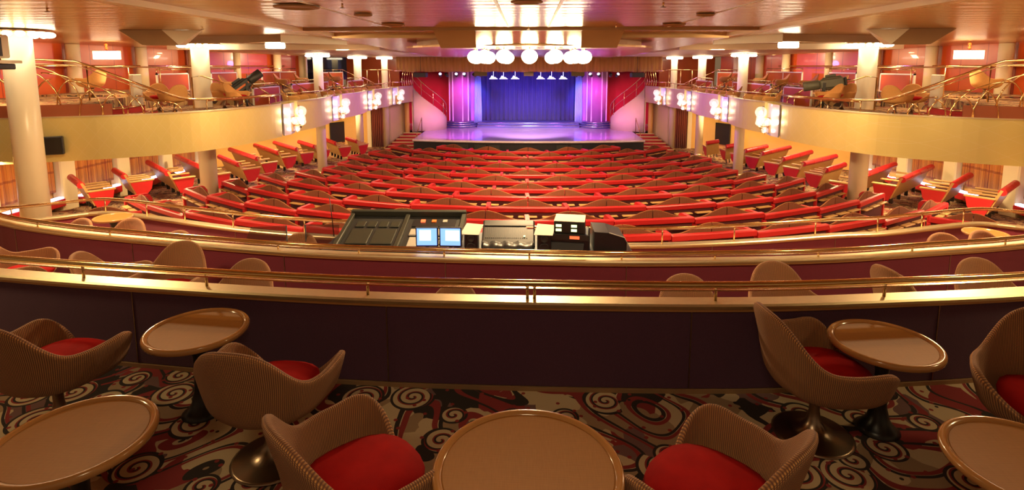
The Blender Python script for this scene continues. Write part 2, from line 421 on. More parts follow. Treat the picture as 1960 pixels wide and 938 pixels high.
M['lampgrey'] = plain('grey_green_lamp_metal', (.13, .13, .095), .45, .2, nscale=8)
M['orange'] = plain('orange_stripe', (.75, .18, .03), .5)
M['stagefloor'] = plain('glossy_stage_floor', (.46, .38, .50), .26, nscale=2, Coat__Weight=.5)
M['blackskirt'] = plain('black_stage_skirt', (.012, .01, .016), .6)
M['redcarpet'] = plain('red_step_carpet', (.36, .02, .02), .9, nscale=30, bump=.3)
M['globe'] = emis('lit_opal_globe', (1, .86, .52), 22)
M['crown'] = emis('lit_crown_bulb', (1, .90, .66), 13)
M['bulb'] = emis('lit_bulb', (1, .90, .80), 28)
M['crystal'] = emis('lit_crystal_drop', (1, .88, .72), 1.0)
M['footlight'] = emis('cool_floor_light', (.62, .72, 1), 2.6)
M['screen'] = emis('lit_screen_blue', (.16, .34, 1), 1.5)
M['screenwhite'] = emis('lit_window_white', (.74, .86, 1), 1.6)
M['greenled'] = emis('green_lamp', (.8, 1, .45), 1.6)
M['redled'] = emis('red_lamp', (1, .12, .04), 1.4)
M['stageglow'] = emis('lilac_stage_glow', (.62, .60, 1), 4)  # lens glow of the stage lamps, also used to make scenery look lit
def mk_glass(name, col, alpha):
    a = NT(name); nz = a.noise(a.obj(), 4, 1)
    return a.done(a.mix(nz, C4(*[v * .9 for v in col]), C4(*col)), .08, 0, Alpha=alpha, Specular__IOR__Level=1.)
M['clearglass'] = mk_glass('clear_glass', (1, .95, .92), .22)
M['smoked'] = mk_glass('smoked_acrylic', (.10, .05, .03), .45)
M['dimglass'] = plain('dark_window_glass', (.010, .010, .016), .06)

# ------------------------------------------------------------ floors
def fz(Y): return interp(Y, [8, 11.2, 14.5, 17.8, 21.1, 24.4, 29, 60], [-1.9, -2.01, -2.25, -2.48, -2.66, -2.76, -2.80, -2.80])
def struct(mb, name, mat): return mb.build(name, mat, kind='structure')
def arc_y(x, yc, R, x0=.25): return yc + R - math.sqrt(max(R * R - (x - x0) ** 2, 0))
P1 = smooth_path([(-7.5, 4.95, 0), (-5.5, 4.38, 0), (-4.3, 4.15, 0), (-3, 3.96, 0), (-1.36, 3.78, 0), (0, 3.73, 0), (1.5, 3.74, 0), (2.7, 3.86, 0), (3.7, 4.0, 0), (5.5, 4.35, 0), (7.5, 4.95, 0)], 4)
P2 = smooth_path([(-11, 9.6, 0), (-9, 8.3, 0), (-7.35, 7.36, 0), (-6.2, 6.95, 0), (-5.3, 6.72, 0), (-3.86, 6.42, 0), (-2.53, 6.18, 0), (-1.25, 6.08, 0), (0, 6.02, 0), (1.1, 6.0, 0), (2.35, 6.07, 0), (3.5, 6.19, 0), (4.66, 6.43, 0), (6.05, 6.75, 0), (7.5, 7.3, 0), (9, 8.2, 0), (11, 9.6, 0)], 4)
P3 = smooth_path([(-10.6, 8.9, 0), (-9.3, 9.05, 0), (-8.5, 9.5, 0), (-7.95, 9.85, 0), (-7.1, 9.68, 0), (-5.45, 9.1, 0), (-4.36, 8.76, 0), (-3.03, 8.5, 0), (-1, 8.3, 0), (1.5, 8.22, 0), (3.25, 8.44, 0), (4.95, 8.84, 0), (5.8, 8.98, 0), (7.4, 9.5, 0), (7.95, 9.58, 0), (8.4, 9.35, 0), (9.4, 9.0, 0), (10.6, 8.9, 0)], 4)
Z2, Z3 = -.5, -.85
def tier(P, back, z, z_low, name):
    poly = [(p.x, p.y) for p in P] + back
    struct(MB().prism(poly, z_low, z), name, M['carpet'])
tier(P1, [(7.5, -2), (-7.5, -2)], 0, -.6, 'floor')
tier(P2, [(11, 3), (-11, 3)], Z2, -1.2, 'floor')
tier(P3, [(10.6, 5), (-10.6, 5)], Z3, -2.4, 'floor')
mb = MB(); ys = [8, 11.2, 14.5, 17.8, 21.1, 24.4, 29, 42]
mb.grid([[(-16, y, fz(y)), (16, y, fz(y))] for y in ys], False, False, False)
mb.grid([[(-16, y, fz(y) - .2), (16, y, fz(y) - .2)] for y in ys], False, False, False)
struct(mb, 'floor', M['carpet_far'])

# ------------------------------------------------------------ parapets with brass rails
def parapet(P, z0, h, label, posts, rail_h=.115, rr=.024):
    t = thing('parapet', label, 'railing')
    path = [Vector((p.x, p.y, z0)) for p in P]
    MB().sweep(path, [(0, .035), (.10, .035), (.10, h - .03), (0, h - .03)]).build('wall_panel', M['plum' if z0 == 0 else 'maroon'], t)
    MB().sweep(path, [(-.012, 0), (.11, 0), (.11, .03), (-.012, .03)]).build('skirting', M['brownbox'], t)
    MB().sweep(path, [(-.03, h - .035), (.105, h - .035), (.11, h - .01), (.10, h), (-.022, h), (-.035, h - .012)], smooth=False).build('ledge_cap', M['capmetal'], t, label='pale champagne metal ledge cap')
    MB().sweep(path, [(-.022, h - .056), (.10, h - .056), (.10, h - .035), (-.022, h - .035)]).build('ledge_trim', M['woodrim'], t, label='brown strip under the pale ledge')
    rp = [p + Vector((0, .045, h + rail_h)) for p in path]
    MB().tube(rp, rr, 12).build('handrail', M['brass'], t, label='polished brass tube rail')
    MB().sweep([p + Vector((0, .045, h + rail_h - rr - .018)) for p in path], [(-.014, 0), (.014, 0), (.014, .008), (-.014, .008)]).build('rail_bar', M['brass_post'], t)
    for x in posts:
        k = min(range(len(rp)), key=lambda i: abs(rp[i].x - x)); i = k if rp[k].x <= x or k == 0 else k - 1; i = min(i, len(rp) - 2)
        u = (x - rp[i].x) / (rp[i + 1].x - rp[i].x); p = rp[i].lerp(rp[i + 1], u)
        MB().cyl((x, p.y, z0 + h), (x, p.y, p.z), .011, 8).build('post', M['brass_post'], t)
    for x in [q for q in range(-9, 10, 2)]:
        k = min(range(len(path)), key=lambda i: abs(path[i].x - x + .0)); p = path[k]
        MB().box(p.x - .004, p.x + .004, p.y - .006, p.y + .01, z0 + .04, z0 + h - .06).build('panel_seam', M['bronze'], t)
    return t
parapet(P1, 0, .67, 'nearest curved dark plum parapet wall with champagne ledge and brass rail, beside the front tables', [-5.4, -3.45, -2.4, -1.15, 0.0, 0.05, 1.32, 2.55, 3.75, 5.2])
parapet(P2, Z2, .66, 'middle curved maroon parapet wall with pale ledge and brass rail, behind the second tier chairs', [-8, -6.6, -5.35, -4.15, -2.95, -1.95, -.95, .02, 1.05, 2.1, 3.3, 4.5, 5.8, 7], .075, .022)
parapet(P3, Z3, .47, 'farthest curved maroon parapet with tall thin brass railing just behind the last bench row', [-9, -7.85, -6.9, -6.0, -4.95, -3.6, -2.4, -1.2, 0, 1.2, 2.05, 3.2, 4.6, 5.7, 6.6, 7.5, 8.9], .25, .019)

# ------------------------------------------------------------ chairs and tables
def shell_mesh(nphi=48, nt=12):
    dg = [0, 14, 26, 38, 50, 64, 100, 116, 127, 137, 148, 165, 180]
    hh = [.86, .853, .825, .755, .655, .590, .592, .612, .585, .50, .41, .375, .37]
    rd = [.285, .285, .29, .30, .31, .315, .33, .365, .385, .37, .33, .29, .27]
    P = []
    for j in range(nt + 1):
        t = j / nt; row = []
        for k in range(nphi):
            ph = 2 * PI * k / nphi - PI; d = abs(math.degrees(ph))
            h = interp(d, dg, hh)
            # smooth the table
            h = (interp(max(d - 5, 0), dg, hh) + h + interp(min(d + 5, 180), dg, hh)) / 3
            R = interp(d, dg, rd)
            z = .315 + (h - .315) * (t ** 1.25)
            f = interp(z, [.315, .32, .335, .365, .42, .50, .62, .75, .86], [.05, .36, .62, .84, .97, 1.03, 1.10, 1.22, 1.30])
            if t < .02: f = .10
            x = R * f * math.sin(ph); y = -R * f * math.cos(ph)
            x *= interp(z, [.3, .6, .86], [1, 1.04, .98])
            row.append((x, y, z))
        P.append(row)
    return P
def make_chair(label, group=None, far=False):
    t = thing('tub_chair', label, 'chair', group=group)
    MB().grid(shell_mesh(32 if far else 48, 8 if far else 14), True).build('shell', M['fabric_far' if far else 'fabric'], t, solid=.042, sub=1)
    prof = [(0, .495), (.12, .492), (.20, .478), (.245, .452), (.25, .43), (.235, .40), (.15, .375), (0, .37)]
    mb = MB(); n = 24
    P = []
    for r, z in prof:
        row = []
        for k in range(n):
            a = 2 * PI * k / n; c, s_ = math.cos(a), math.sin(a); q = (abs(c) ** 2.6 + abs(s_) ** 2.6) ** (-1 / 2.6)
            row.append((r * q * c, .03 + r * 1.06 * q * s_, z))
        P.append(row)
    mb.grid(P, True).build('seat_cushion', M['velvet'], t)
    MB().lathe([(0, .012), (.10, .02), (.20, .010), (.215, .004), (.215, 0), (0, 0)][::-1] if 0 else [(0, 0), (.235, 0), (.238, .006), (.22, .014), (.13, .026), (.075, .055), (.045, .10), (.030, .17), (.030, .24), (.045, .29), (.10, .325), (0, .325)], 28).build('pedestal', M['bronze'], t)
    return t
def make_table(label, r, zt=.6, cat='table', group=None):
    t = thing('round_table', label, cat, group=group)
    top = MB().lathe([(0, zt - .012), (r - .045, zt - .012), (r - .04, zt - .011), (r - .034, zt - .035), (0, zt - .035)], 48).build('tabletop', M['wood'], t)
    MB().lathe([(r - .042, zt - .016), (r - .036, zt - .007), (r - .022, zt - .001), (r - .010, zt), (r - .002, zt - .008), (r, zt - .020), (r - .004, zt - .036), (r - .016, zt - .042), (r - .042, zt - .042), (r - .042, zt - .016)], 56).build('rim', M['woodrim'], top, label='glossy raised wooden rim')
    MB().lathe([(0, 0), (.125, 0), (.13, .008), (.10, .03), (.065, .08), (.045, .16), (.037, .28), (.038, .40), (.055, .48), (.12, zt - .045), (0, zt - .045)], 28).build('pedestal', M['blackiron'], t)
    return t
t = make_table('small round wooden table at left beside the dark parapet, between two tub chairs', .315); t.location = (-2.17, 3.41, 0)
t = make_table('small round wooden table at right beside the parapet, next to the tall-backed tub chair', .315); t.location = (2.235, 3.36, 0)
t = make_table('round wooden table cut off by the lower left corner of the picture', .335); t.location = (-2.10, 2.33, 0)
t = make_table('round wooden table cut off by the lower right corner of the picture', .335); t.location = (2.20, 2.28, 0)
t = make_table('large round wooden table in the middle foreground between two red-seated tub chairs', .41); t.location = (0.005, 2.193, 0)
NEAR = [((-3.00, 3.24), -13, 'tan ribbed tub chair at the left edge near the parapet, seen from behind'),
        ((-1.50, 2.99), -6, 'tan ribbed tub chair seen from behind, right of the small left table'),
        ((-.77, 2.30), -48, 'tan ribbed tub chair left of the large middle table, red seat facing it'),
        ((.83, 2.27), 47, 'tan ribbed tub chair right of the large middle table, red seat facing it'),
        ((1.80, 3.30), -84, 'tall-backed tan tub chair on a bronze foot, left of the small right table'),
        ((2.96, 3.00), 146, 'tan tub chair with red seat at the right edge, facing the small table')]
chair = None
for (x, y), a, lab in NEAR:
    if chair is None: chair = make_chair(lab); chair.location = (x, y, 0); chair.rotation_euler.z = math.radians(a)
    else: dup(chair, (x, y, 0), math.radians(a), lab)
# tier two chairs
T2 = [((-5.85, 6.05), -62, 'tub chair at the far left of the second tier, its arm above the near rail'),
      ((-4.42, 5.62), -75, 'low tub chair with a red seat showing, second from left on the second tier'),
      ((-3.85, 5.62), 182, 'large round-backed tub chair below the middle rail on the left of the second tier'),
      ((-2.85, 5.06), 172, 'tub chair whose rounded back rises just over the near rail, fourth from left'),
      ((-.78, 4.52), 150, 'tub chair showing only its back top above the near ledge, left of centre'),
      ((1.52, 4.76), 188, 'tub chair with a small rounded back over the near rail, right of centre'),
      ((2.50, 5.14), 186, 'large light tan tub chair with an egg-shaped back, on the right of the second tier'),
      ((3.86, 5.45), -78, 'tub chair seen side-on with a pointed back, second tier right'),
      ((4.60, 5.30), 182, 'tub chair with a round back near the right edge of the second tier')]
for (x, y), a, lab in T2: dup(chair, (x, y, Z2), math.radians(a), lab)
T3 = [((-6.85, 7.75), 168, 'tub chair behind the middle rail at far left, left of the tiny round table'),
      ((-6.05, 7.78), 178, 'tub chair with a rounded back beside the tiny round table at far left'),
      ((-4.95, 7.15), 172, 'tub chair barely visible over the middle ledge at left, right of the tiny table'),
      ((-3.16, 7.10), 178, 'tub chair between the smoked acrylic panels left of the lighting desk'),
      ((5.75, 7.35), 178, 'tub chair with a rounded back over the middle rail at far right'),
      ((6.45, 7.50), 190, 'tub chair right under the tiny round table at far right')]
for (x, y), a, lab in T3: dup(chair, (x, y, Z3), math.radians(a), lab)
t = make_table('tiny round table inside the bend of the farthest parapet at left', .30); t.location = (-7.1, 9.1, Z3)
t = make_table('tiny round table inside the bend of the farthest parapet at right', .30); t.location = (7.1, 8.6, Z3)

# ------------------------------------------------------------ auditorium benches
BL = 2.13
def make_bench():
    t = thing('theater_bench', 'bench', 'bench'); h = .85
    MB().box(-BL / 2 + .004, BL / 2 - .004, -.075, .06, h - .14, h, None, .022).build('rail', M['redleather'], t, label='red padded back rail')
    for s in (-1, 1):
        mb = MB(); n = 14; F_ = []; B_ = []
        for k in range(n + 1):
            u = k / n; x = s * lerp(.012, BL / 2 - .08, u)
            top = h - .035 + .205 * (math.cos(min(u / .92, 1) * PI) * .5 + .5) ** 1.05
            F_.append((x, top))
        rows = []
        for x, top in F_: rows.append([(x, .10, .45), (x, .10, top - .02), (x, .125, top), (x, .165, top - .01), (x, .19, top - .04), (x, .21, .45)])
        mb.grid(rows, False, True, False)
        mb.add([r for r in rows[0]], [tuple(range(6))]); mb.add([r for r in rows[-1]], [tuple(range(6))])
        bk = mb.build('backrest', M['ribbrown'], t)
        MB().tube([(x, .125, top + .002) for x, top in F_], .012, 6).build('piping', M['piping'], bk)
    arm = MB(); pr = [(.02, h)] + [(.60 - .13 + .13 * math.sin(a), h - .13 + .145 * math.cos(a)) for a in [PI / 2 * k / 6 for k in range(7)]] + [(.60, .35), (.02, .35)]
    arm.add([(x, y, z) for x in (-BL / 2 - .055, -BL / 2 + .055) for y, z in pr],
            [tuple(range(len(pr)))[::-1], tuple(range(len(pr), 2 * len(pr)))] + [(i, (i + 1) % len(pr), len(pr) + (i + 1) % len(pr), len(pr) + i) for i in range(len(pr))])
    arm.build('armrest', M['redleather'], t)
    MB().box(-BL / 2 - .05, -BL / 2 + .05, -.085, .05, 0, h - .15, None, .01).build('post', M['redleather'], t)
    for k in range(3):
        x = -BL / 2 + .12 + (k + .5) * (BL - .24) / 3
        MB().box(x - .25, x + .25, -.20, -.05, .60, .632, None, .01).build('tray', M['tanboard'], t)
    MB().box(-BL / 2 + .06, BL / 2 - .06, .12, .68, .36, .47, None, .03).build('seat', M['seatdark'], t)
    MB().box(-BL / 2 + .06, BL / 2 - .06, -.02, .10, .05, .69).box(-BL / 2 + .2, BL / 2 - .2, .15, .55, 0, .36).build('base', M['seatdark'], t)
    return t
def make_end():
    t = thing('bench_end', 'end', 'armrest'); h = .85
    arm = MB(); pr = [(-.09, h)] + [(.60 - .13 + .13 * math.sin(a), h - .13 + .145 * math.cos(a)) for a in [PI / 2 * k / 6 for k in range(7)]] + [(.60, 0), (-.09, 0)]
    arm.add([(x, y, z) for x in (-.055, .055) for y, z in pr],
            [tuple(range(len(pr)))[::-1], tuple(range(len(pr), 2 * len(pr)))] + [(i, (i + 1) % len(pr), len(pr) + (i + 1) % len(pr), len(pr) + i) for i in range(len(pr))])
    arm.build('side_panel', M['redleather'], t); return t
bench0 = make_bench(); end0 = make_end()
ROWS = []   # centre Y, arc radius, half width, centre rail z
RY = [11.2 + 1.65 * (10 - i) for i in range(11)]
RR = [7.5, 9.3, 11.1, 12.0, 12.5, 12.6, 13.15, 14.2, 15.1, 15.7, 17.4]
RX = [4.8, 7.3, 8.0, 8.6, 8.4, 8.5, 9.1, 10.0, 10.6, 11.05, 11.85]
RZ = [-1.93, -1.93, -1.92, -1.88, -1.83, -1.75, -1.66, -1.51, -1.41, -1.30, -1.16]
PITCH = [2.39, 2.30, 2.28, 2.25, 2.20, 2.18, 2.16, 2.15, 2.14, 2.13, 2.13]
first = True
for i in range(11):
    R = RR[i]; L = R * math.asin(min(RX[i] / R, .999)); p = PITCH[i]
    if i % 2 == 0: n = 2 * int(round((L - p / 2) / p)) + 1
    else: n = 2 * int(round(L / p))
    p = 2 * L / n
    slope = [0, 0, .03, .03, .04, .05, .05, .06, .07, .08, .09][i]
    for k in range(n):
        s = -L + (k + .5) * p; a = s / R; x = R * math.sin(a); y = RY[i] + R * (1 - math.cos(a))
        z = RZ[i] - .85 - slope * (y - RY[i]); z = max(z, fz(y) - .05) if i < 3 else z
        lab = 'red-railed bench with humped brown back, row %s from the stage, %s from the left' % (ORD[i], ORD[k])
        if first: o = bench0; o.location = (x, y, z); o.rotation_euler.z = a; o.scale = (p / BL, 1, 1); o['label'] = lab; first = False
        else: o = dup(bench0, (x, y, z), a, lab, scale=(p / BL, 1, 1))
        o['group'] = 'curved benches of the main floor'
    for sgn in (-1, 1):
        a = sgn * L / R; x = R * math.sin(a); y = RY[i] + R * (1 - math.cos(a)); z = RZ[i] - .85 - slope * (y - RY[i]); z = max(z, fz(y) - .05) if i < 3 else z
        lab = 'red arched end panel closing the %s end of row %s from the stage' % ('left' if sgn < 0 else 'right', ORD[i])
        if i == 0 and sgn < 0: end0.location = (x, y, z); end0.rotation_euler.z = a; end0['label'] = lab; end0['group'] = 'end panels of the benches'
        else: dup(end0, (x, y, z), a, lab, 'end panels of the benches')
# small separate benches tucked behind the farthest parapet corners
for s, w in ((-1, 'left'), (1, 'right')):
    dup(bench0, (s * 10.1, 12.6, -2.05), -s * .62, 'lone red bench corner behind the farthest parapet bend at the %s' % w, scale=(.75, 1, 1))

# side benches along the walls
SL = 2.6
def make_side(mir, name_l):
    t = thing('side_bench', name_l, 'bench'); s = mir   # local +x towards the aisle
    n = 4
    MB().add([(0, -.02, .98), (SL, -.02, .98), (SL, .30, .20), (0, .30, .20), (0, .05, 1.0), (SL, .05, 1.0), (SL, .37, .22), (0, .37, .22)],
             [(0, 1, 2, 3), (4, 7, 6, 5), (0, 4, 5, 1), (1, 5, 6, 2), (2, 6, 7, 3), (3, 7, 4, 0)]).build('back_panel', M['tanboard'], t)
    mb = MB()
    for k in range(n): mb.tube([(k * SL / n + .008, 0, .93), (k * SL / n + .03, 0, .93), ((k + 1) * SL / n - .03, 0, .93), ((k + 1) * SL / n - .008, 0, .93)], .105, 14)
    mb.build('headrest_roll', M['redleather'], t, label='red padded headrest roll')
    MB().add([(x, y, z) for x in (SL, SL + .07) for y, z in ((.16, .66), (.86, .70), (.80, .38), (.62, .16), (.36, .14))],
             [(0, 1, 2, 3, 4), (9, 8, 7, 6, 5)] + [(i, (i + 1) % 5, 5 + (i + 1) % 5, 5 + i) for i in range(5)]).build('end_panel', M['redleather'], t)
    for k in range(1, n + 1):
        x = k * SL / n - (.0 if k == n else .04)
        MB().box(x - .03 if k == n else x - .04, x + .09 if k == n else x + .05, .12, .90, .67, .73, Matrix.Identity(4), .015).build('armrest', M['tanboard'], t)
    for k in range(n):
        MB().box(k * SL / n + .03, (k + 1) * SL / n - .05, .30, .80, .40, .50, None, .03).build('seat_cushion', M['seatdark'], t)
        x = (k + .75) * SL / n
        MB().box(x - .03, x + .03, .30, .40, 0, .26).build('leg', M['blackiron'], t)
    return t
side0 = make_side(1, 'x'); sfirst = True
LB = [((155, 355), (118, 325)), ((238, 338), (197, 312)), ((321, 332), (268, 302)), ((393, 325), (327, 295)), ((457, 315), (420, 300)), ((492.6, 304), (440, 286)),
      ((532.7, 293), (488, 278)), ((568.5, 286), (525, 273)), ((602, 281), (572, 271.5)), ((643, 275), (620, 266)), ((683, 271), (663, 265))]
RB = [((1919, 369), (1957, 342)), ((1825, 354), (1868, 329)), ((1727, 344.5), (1790, 316)), ((1640, 341), (1726, 309.6)), ((1581, 325.6), (1617, 315)), ((1538, 314), (1600, 299)),
      ((1499, 305), (1553, 291)), ((1459, 294), (1512, 282)), ((1427, 289), (1468, 280)), ((1389.6, 281), (1414, 276.5)), ((1352, 274), (1376, 270))]
def bench_place(near, far):
    Y = 17.
    for _ in range(20):
        p = at_z(near[0], near[1], fz(Y) + 1.0); Y = .5 * Y + .5 * p.y
    zf = p.z + .12; q = at_z(far[0], far[1], zf)
    if abs(q.x) > 15.2: q = p.lerp(q, (15.2 - abs(p.x)) / (abs(q.x) - abs(p.x)))
    d = q - p; L = min(d.length, 3.6); ang = math.atan2(-d.y, -d.x)
    return p, d.normalized(), L
for side, LST in ((-1, LB), (1, RB)):
    for k, (nr, fr) in enumerate(LST):
        p, d, L = bench_place(nr, fr)
        lab = 'tan-backed side bench with red headrest roll by the %s wall, %s from the camera' % ('left' if side < 0 else 'right', ORD[k])
        # local x axis runs far -> near; seats face the stage
        xa = -d; sc = L / SL
        X = Vector((xa.x, xa.y, xa.z)).normalized(); Zv = Vector((0, 0, 1)); Yv = Zv.cross(X).normalized()
        if Yv.y < 0: Yv = -Yv
        Zr = X.cross(Yv).normalized()
        if Zr.z < 0: Zr = -Zr
        org = p - X * L - Zr * .93
        o = side0 if sfirst else dup(side0, (0, 0, 0), 0, lab)
        mw = Matrix(((X.x * sc, Yv.x, Zr.x, org.x), (X.y * sc, Yv.y, Zr.y, org.y), (X.z * sc, Yv.z, Zr.z, org.z), (0, 0, 0, 1)))
        o.matrix_basis = mw; o['label'] = lab; o['group'] = 'side benches by the %s wall' % ('left' if side < 0 else 'right'); sfirst = False

# ------------------------------------------------------------ room shell
WALL = [(-15.9, 7), (-15.9, 27.5), (-11.8, 34.9)]
for s, w in ((-1, 'left'), (1, 'right')):
    P = [Vector((-s * x * -1 if 0 else s * abs(x), y, 0)) for x, y in WALL]
    sec = lambda a, b: [(0, a), (-.2 * s, a), (-.2 * s, b), (0, b)]
    for q in (0, 1):
        struct(MB().sweep(P[q:q + 2], sec(.9, 3.2)), 'wall_%s' % w, M['lacquer'])
        struct(MB().sweep(P[q:q + 2], sec(-3.1, .9)), 'wall_%s' % w, M['yellow'])
    # wall closing the curtained doorway and the peach panel beside the stage
    a = MB(); a.add([(s * 11.8, 34.9, -3.1), (s * 9.95, 35.1, -3.1), (s * 9.95, 35.1, .2), (s * 11.8, 34.9, .2), (s * 11.8, 35.1, -3.1), (s * 9.95, 35.3, -3.1), (s * 9.95, 35.3, .2), (s * 11.8, 35.1, .2)],
                    [(0, 1, 2, 3), (4, 7, 6, 5), (0, 3, 7, 4), (1, 5, 6, 2)]); struct(a, 'wall_%s' % w, M['yellow'])
    a = MB(); a.add([(s * 8.75, 35.0, -3.1), (s * 7.75, 35.9, -3.1), (s * 7.75, 35.9, .2), (s * 8.75, 35.0, .2), (s * 8.95, 35.2, -3.1), (s * 7.95, 36.1, -3.1), (s * 7.95, 36.1, .2), (s * 8.95, 35.2, .2)],
                    [(0, 1, 2, 3), (4, 7, 6, 5), (0, 3, 7, 4), (1, 5, 6, 2)]); struct(a, 'wall_%s' % w, M['peach'])
    # upper end wall of the balcony
    a = MB().box(min(s * 8.6, s * 12.2), max(s * 8.6, s * 12.2), 37.2, 37.4, .9, 3.2); struct(a, 'wall_%s' % w, M['lacquer'])
    # drapes in the doorway
    mb = MB(); n = 60; mb.grid([[(s * lerp(9.95, 8.9, k / n), 35.05 + .06 * math.sin(k * .9), z) for k in range(n + 1)] for z in (-2.8, .15)], False, True, False)
    o = mb.build('drape', M['browndrape'], None, solid=.02); tag(o, 'brown-red pleated door drape under the %s balcony beside the stage stairs' % w, 'curtain')
    a = MB().box(min(s * 8.72, s * 8.9), max(s * 8.72, s * 8.9), 34.9, 35.15, -2.8, .2).box(min(s * 9.95, s * 10.2), max(s * 9.95, s * 10.2), 34.9, 35.1, -2.8, .2); struct(a, 'trim_%s' % ('1' if s < 0 else '2'), M['cream'])
    # black panel on the mustard wall
    d = Vector((4.1, 7.4, 0)).normalized(); q0 = Vector((15.9, 27.5, 0)).lerp(Vector((11.8, 34.9, 0)), .93)
    x0, y0 = s * (q0.x - .12), q0.y; ex, ey = -s * d.x * .55, d.y * .55
    o = MB().add([(x0 - ex - s * z_, y0 - ey - z_ * .4, h) for z_ in (0, .06) for h in (-2.45, -1.15) ] + [(x0 + ex - s * z_, y0 + ey - z_ * .4, h) for z_ in (0, .06) for h in (-2.45, -1.15)],
                 [(0, 1, 5, 4), (2, 3, 7, 6), (0, 1, 3, 2), (4, 5, 7, 6), (1, 3, 7, 5), (0, 2, 6, 4)]).build('speaker_grille', M['black'])
    tag(o, 'black speaker grille low on the mustard wall under the %s balcony' % w, 'speaker')
    # pilasters, plaid curtains and light strips on the lower wall
    ys = [12.4, 15.3, 18.1, 20.7, 23.3, 25.9]
    for k, y in enumerate(ys):
        o = MB().box(min(s * 15.5, s * 15.88), max(s * 15.5, s * 15.88), y - .32, y + .32, -3, .25, None, .04).build('pilaster', M['cream'])
        tag(o, 'cream pilaster on the %s wall below the balcony, %s from the camera' % (w, ORD[k]), 'pilaster', 'lower pilasters, %s wall' % w)
    for k in range(len(ys) - 1):
        y0, y1 = ys[k] + .34, ys[k + 1] - .34; n = 40
        mb = MB(); mb.grid([[(s * (15.72 + .04 * math.sin(j * 1.1)), lerp(y0, y1, j / n), z) for j in range(n + 1)] for z in (-1.75 - .1 * k, .2)], False, True, True)
        o = mb.build('plaid_curtain', M['plaid'], None, solid=.01)
        tag(o, 'orange plaid window curtain on the %s wall between pilasters %s and %s from the camera' % (w, ORD[k], ORD[k + 1]), 'curtain', 'plaid curtains, %s wall' % w)
        t = thing('radiator_ledge', 'red ledge with cool light strip, %s window bay of the %s wall' % (ORD[k], w), 'ledge', group='lit ledges, %s wall' % w)
        zl = -1.95 - .11 * k
        MB().box(min(s * 15.4, s * 15.88), max(s * 15.4, s * 15.88), y0, y1, zl - .25, zl, None, .02).build('ledge', M['redleather'], t)
        MB().box(min(s * 15.42, s * 15.6), max(s * 15.42, s * 15.6), y0 + .05, y1 - .05, zl + .002, zl + .06).build('light_strip', M['footlight'], t)
    # upper pilasters and brass wall rail
    for k, (X, y) in enumerate([(15.7, 15.4), (15.7, 18.9), (15.7, 22.3), (15.7, 25.8), (15.3, 28.9), (13.9, 30.6), (13.2, 32.3), (12.5, 33.8)]):
        o = MB().lathe([(0, 1.0), (.21, 1.0), (.21, 3.05), (0, 3.05)], 20, (s * (X - .1), y, 0)).build('pilaster', M['yellow'] if 0 else M['cream'])
        tag(o, 'rounded cream pilaster against the red lacquer wall of the %s balcony, %s from the camera' % (w, ORD[k]), 'pilaster', 'upper pilasters, %s balcony' % w)
    t = thing('wall_rail', 'horizontal brass rail along the red lacquer wall of the %s balcony' % w, 'railing')
    MB().tube([(s * 15.55, 14, 2.32), (s * 15.55, 27.3, 2.32), (s * 13.6, 31.0, 2.32)], .03, 8).build('rail', M['brass'], t)
    for y in range(15, 28, 2): MB().cyl((s * 15.55, y, 2.32), (s * 15.85, y, 2.24), .015, 6).build('bracket', M['brass_post'], t)
    o = MB().box(min(s * 12.95, s * 13.6), max(s * 12.95, s * 13.6), 30.2, 30.3, 1.6, 2.9).build('dark_window', M['dimglass']) if 0 else None

# ceiling
mb = MB(); mb.box(-4.9, 4.9, -2, 14.0, 3.12, 3.2); struct(mb, 'ceiling', M['ceiling'])
mb = MB(); mb.grid([[(-4.9, y, z), (4.9, y, z), (4.9, y, z + .1), (-4.9, y, z + .1)] for y, z in ((14.0, 3.0), (20, 2.90), (34, 2.82), (41, 2.82))], True, False, False); mb.add([(-4.9, 14, 3.0), (4.9, 14, 3.0), (4.9, 14, 3.2), (-4.9, 14, 3.2)], [(0, 1, 2, 3)]); struct(mb, 'ceiling', M['ceiling'])
for s in (-1, 1):
    mb = MB(); xs = sorted((s * 4.96, s * 16))
    mb.add([(x, y, z) for x in xs for y, z in ((-2, 3.12), (22, 3.06), (38, 2.94))] + [(x, y, 3.3) for x in xs for y in (-2, 22, 38)],
           [(0, 3, 4, 1), (1, 4, 5, 2), (6, 7, 10, 9), (7, 8, 11, 10)]); struct(mb, 'ceiling', M['ceiling'])
    mb = MB(); mb.box(*sorted((s * 4.84, s * 5.02)), 1.5, 36, 3.04, 3.2); struct(mb, 'trim_%s' % ('3' if s < 0 else '4'), M['ceiling_side'])
    # far side ceiling drop between the columns and the fascia
    pts = [(s * 5.3, 20), (s * 12.5, 19.2), (s * 12.5, 36.5), (s * 5.3, 36.5)]
    if s > 0: pts = pts[::-1]
    mb = MB().prism(pts, 2.88, 3.2); struct(mb, 'ceiling', M['ceiling_side'])
mb = MB().box(-4.9, 4.9, 12.05, 12.2, 3.06, 3.14); struct(mb, 'trim_5', M['brownbox'])
for x in (-.42, .42, -2.9, 2.9):
    mb = MB().box(x - .02, x + .02, 2, 11.9, 3.112, 3.125); struct(mb, 'trim_6', M['white'])
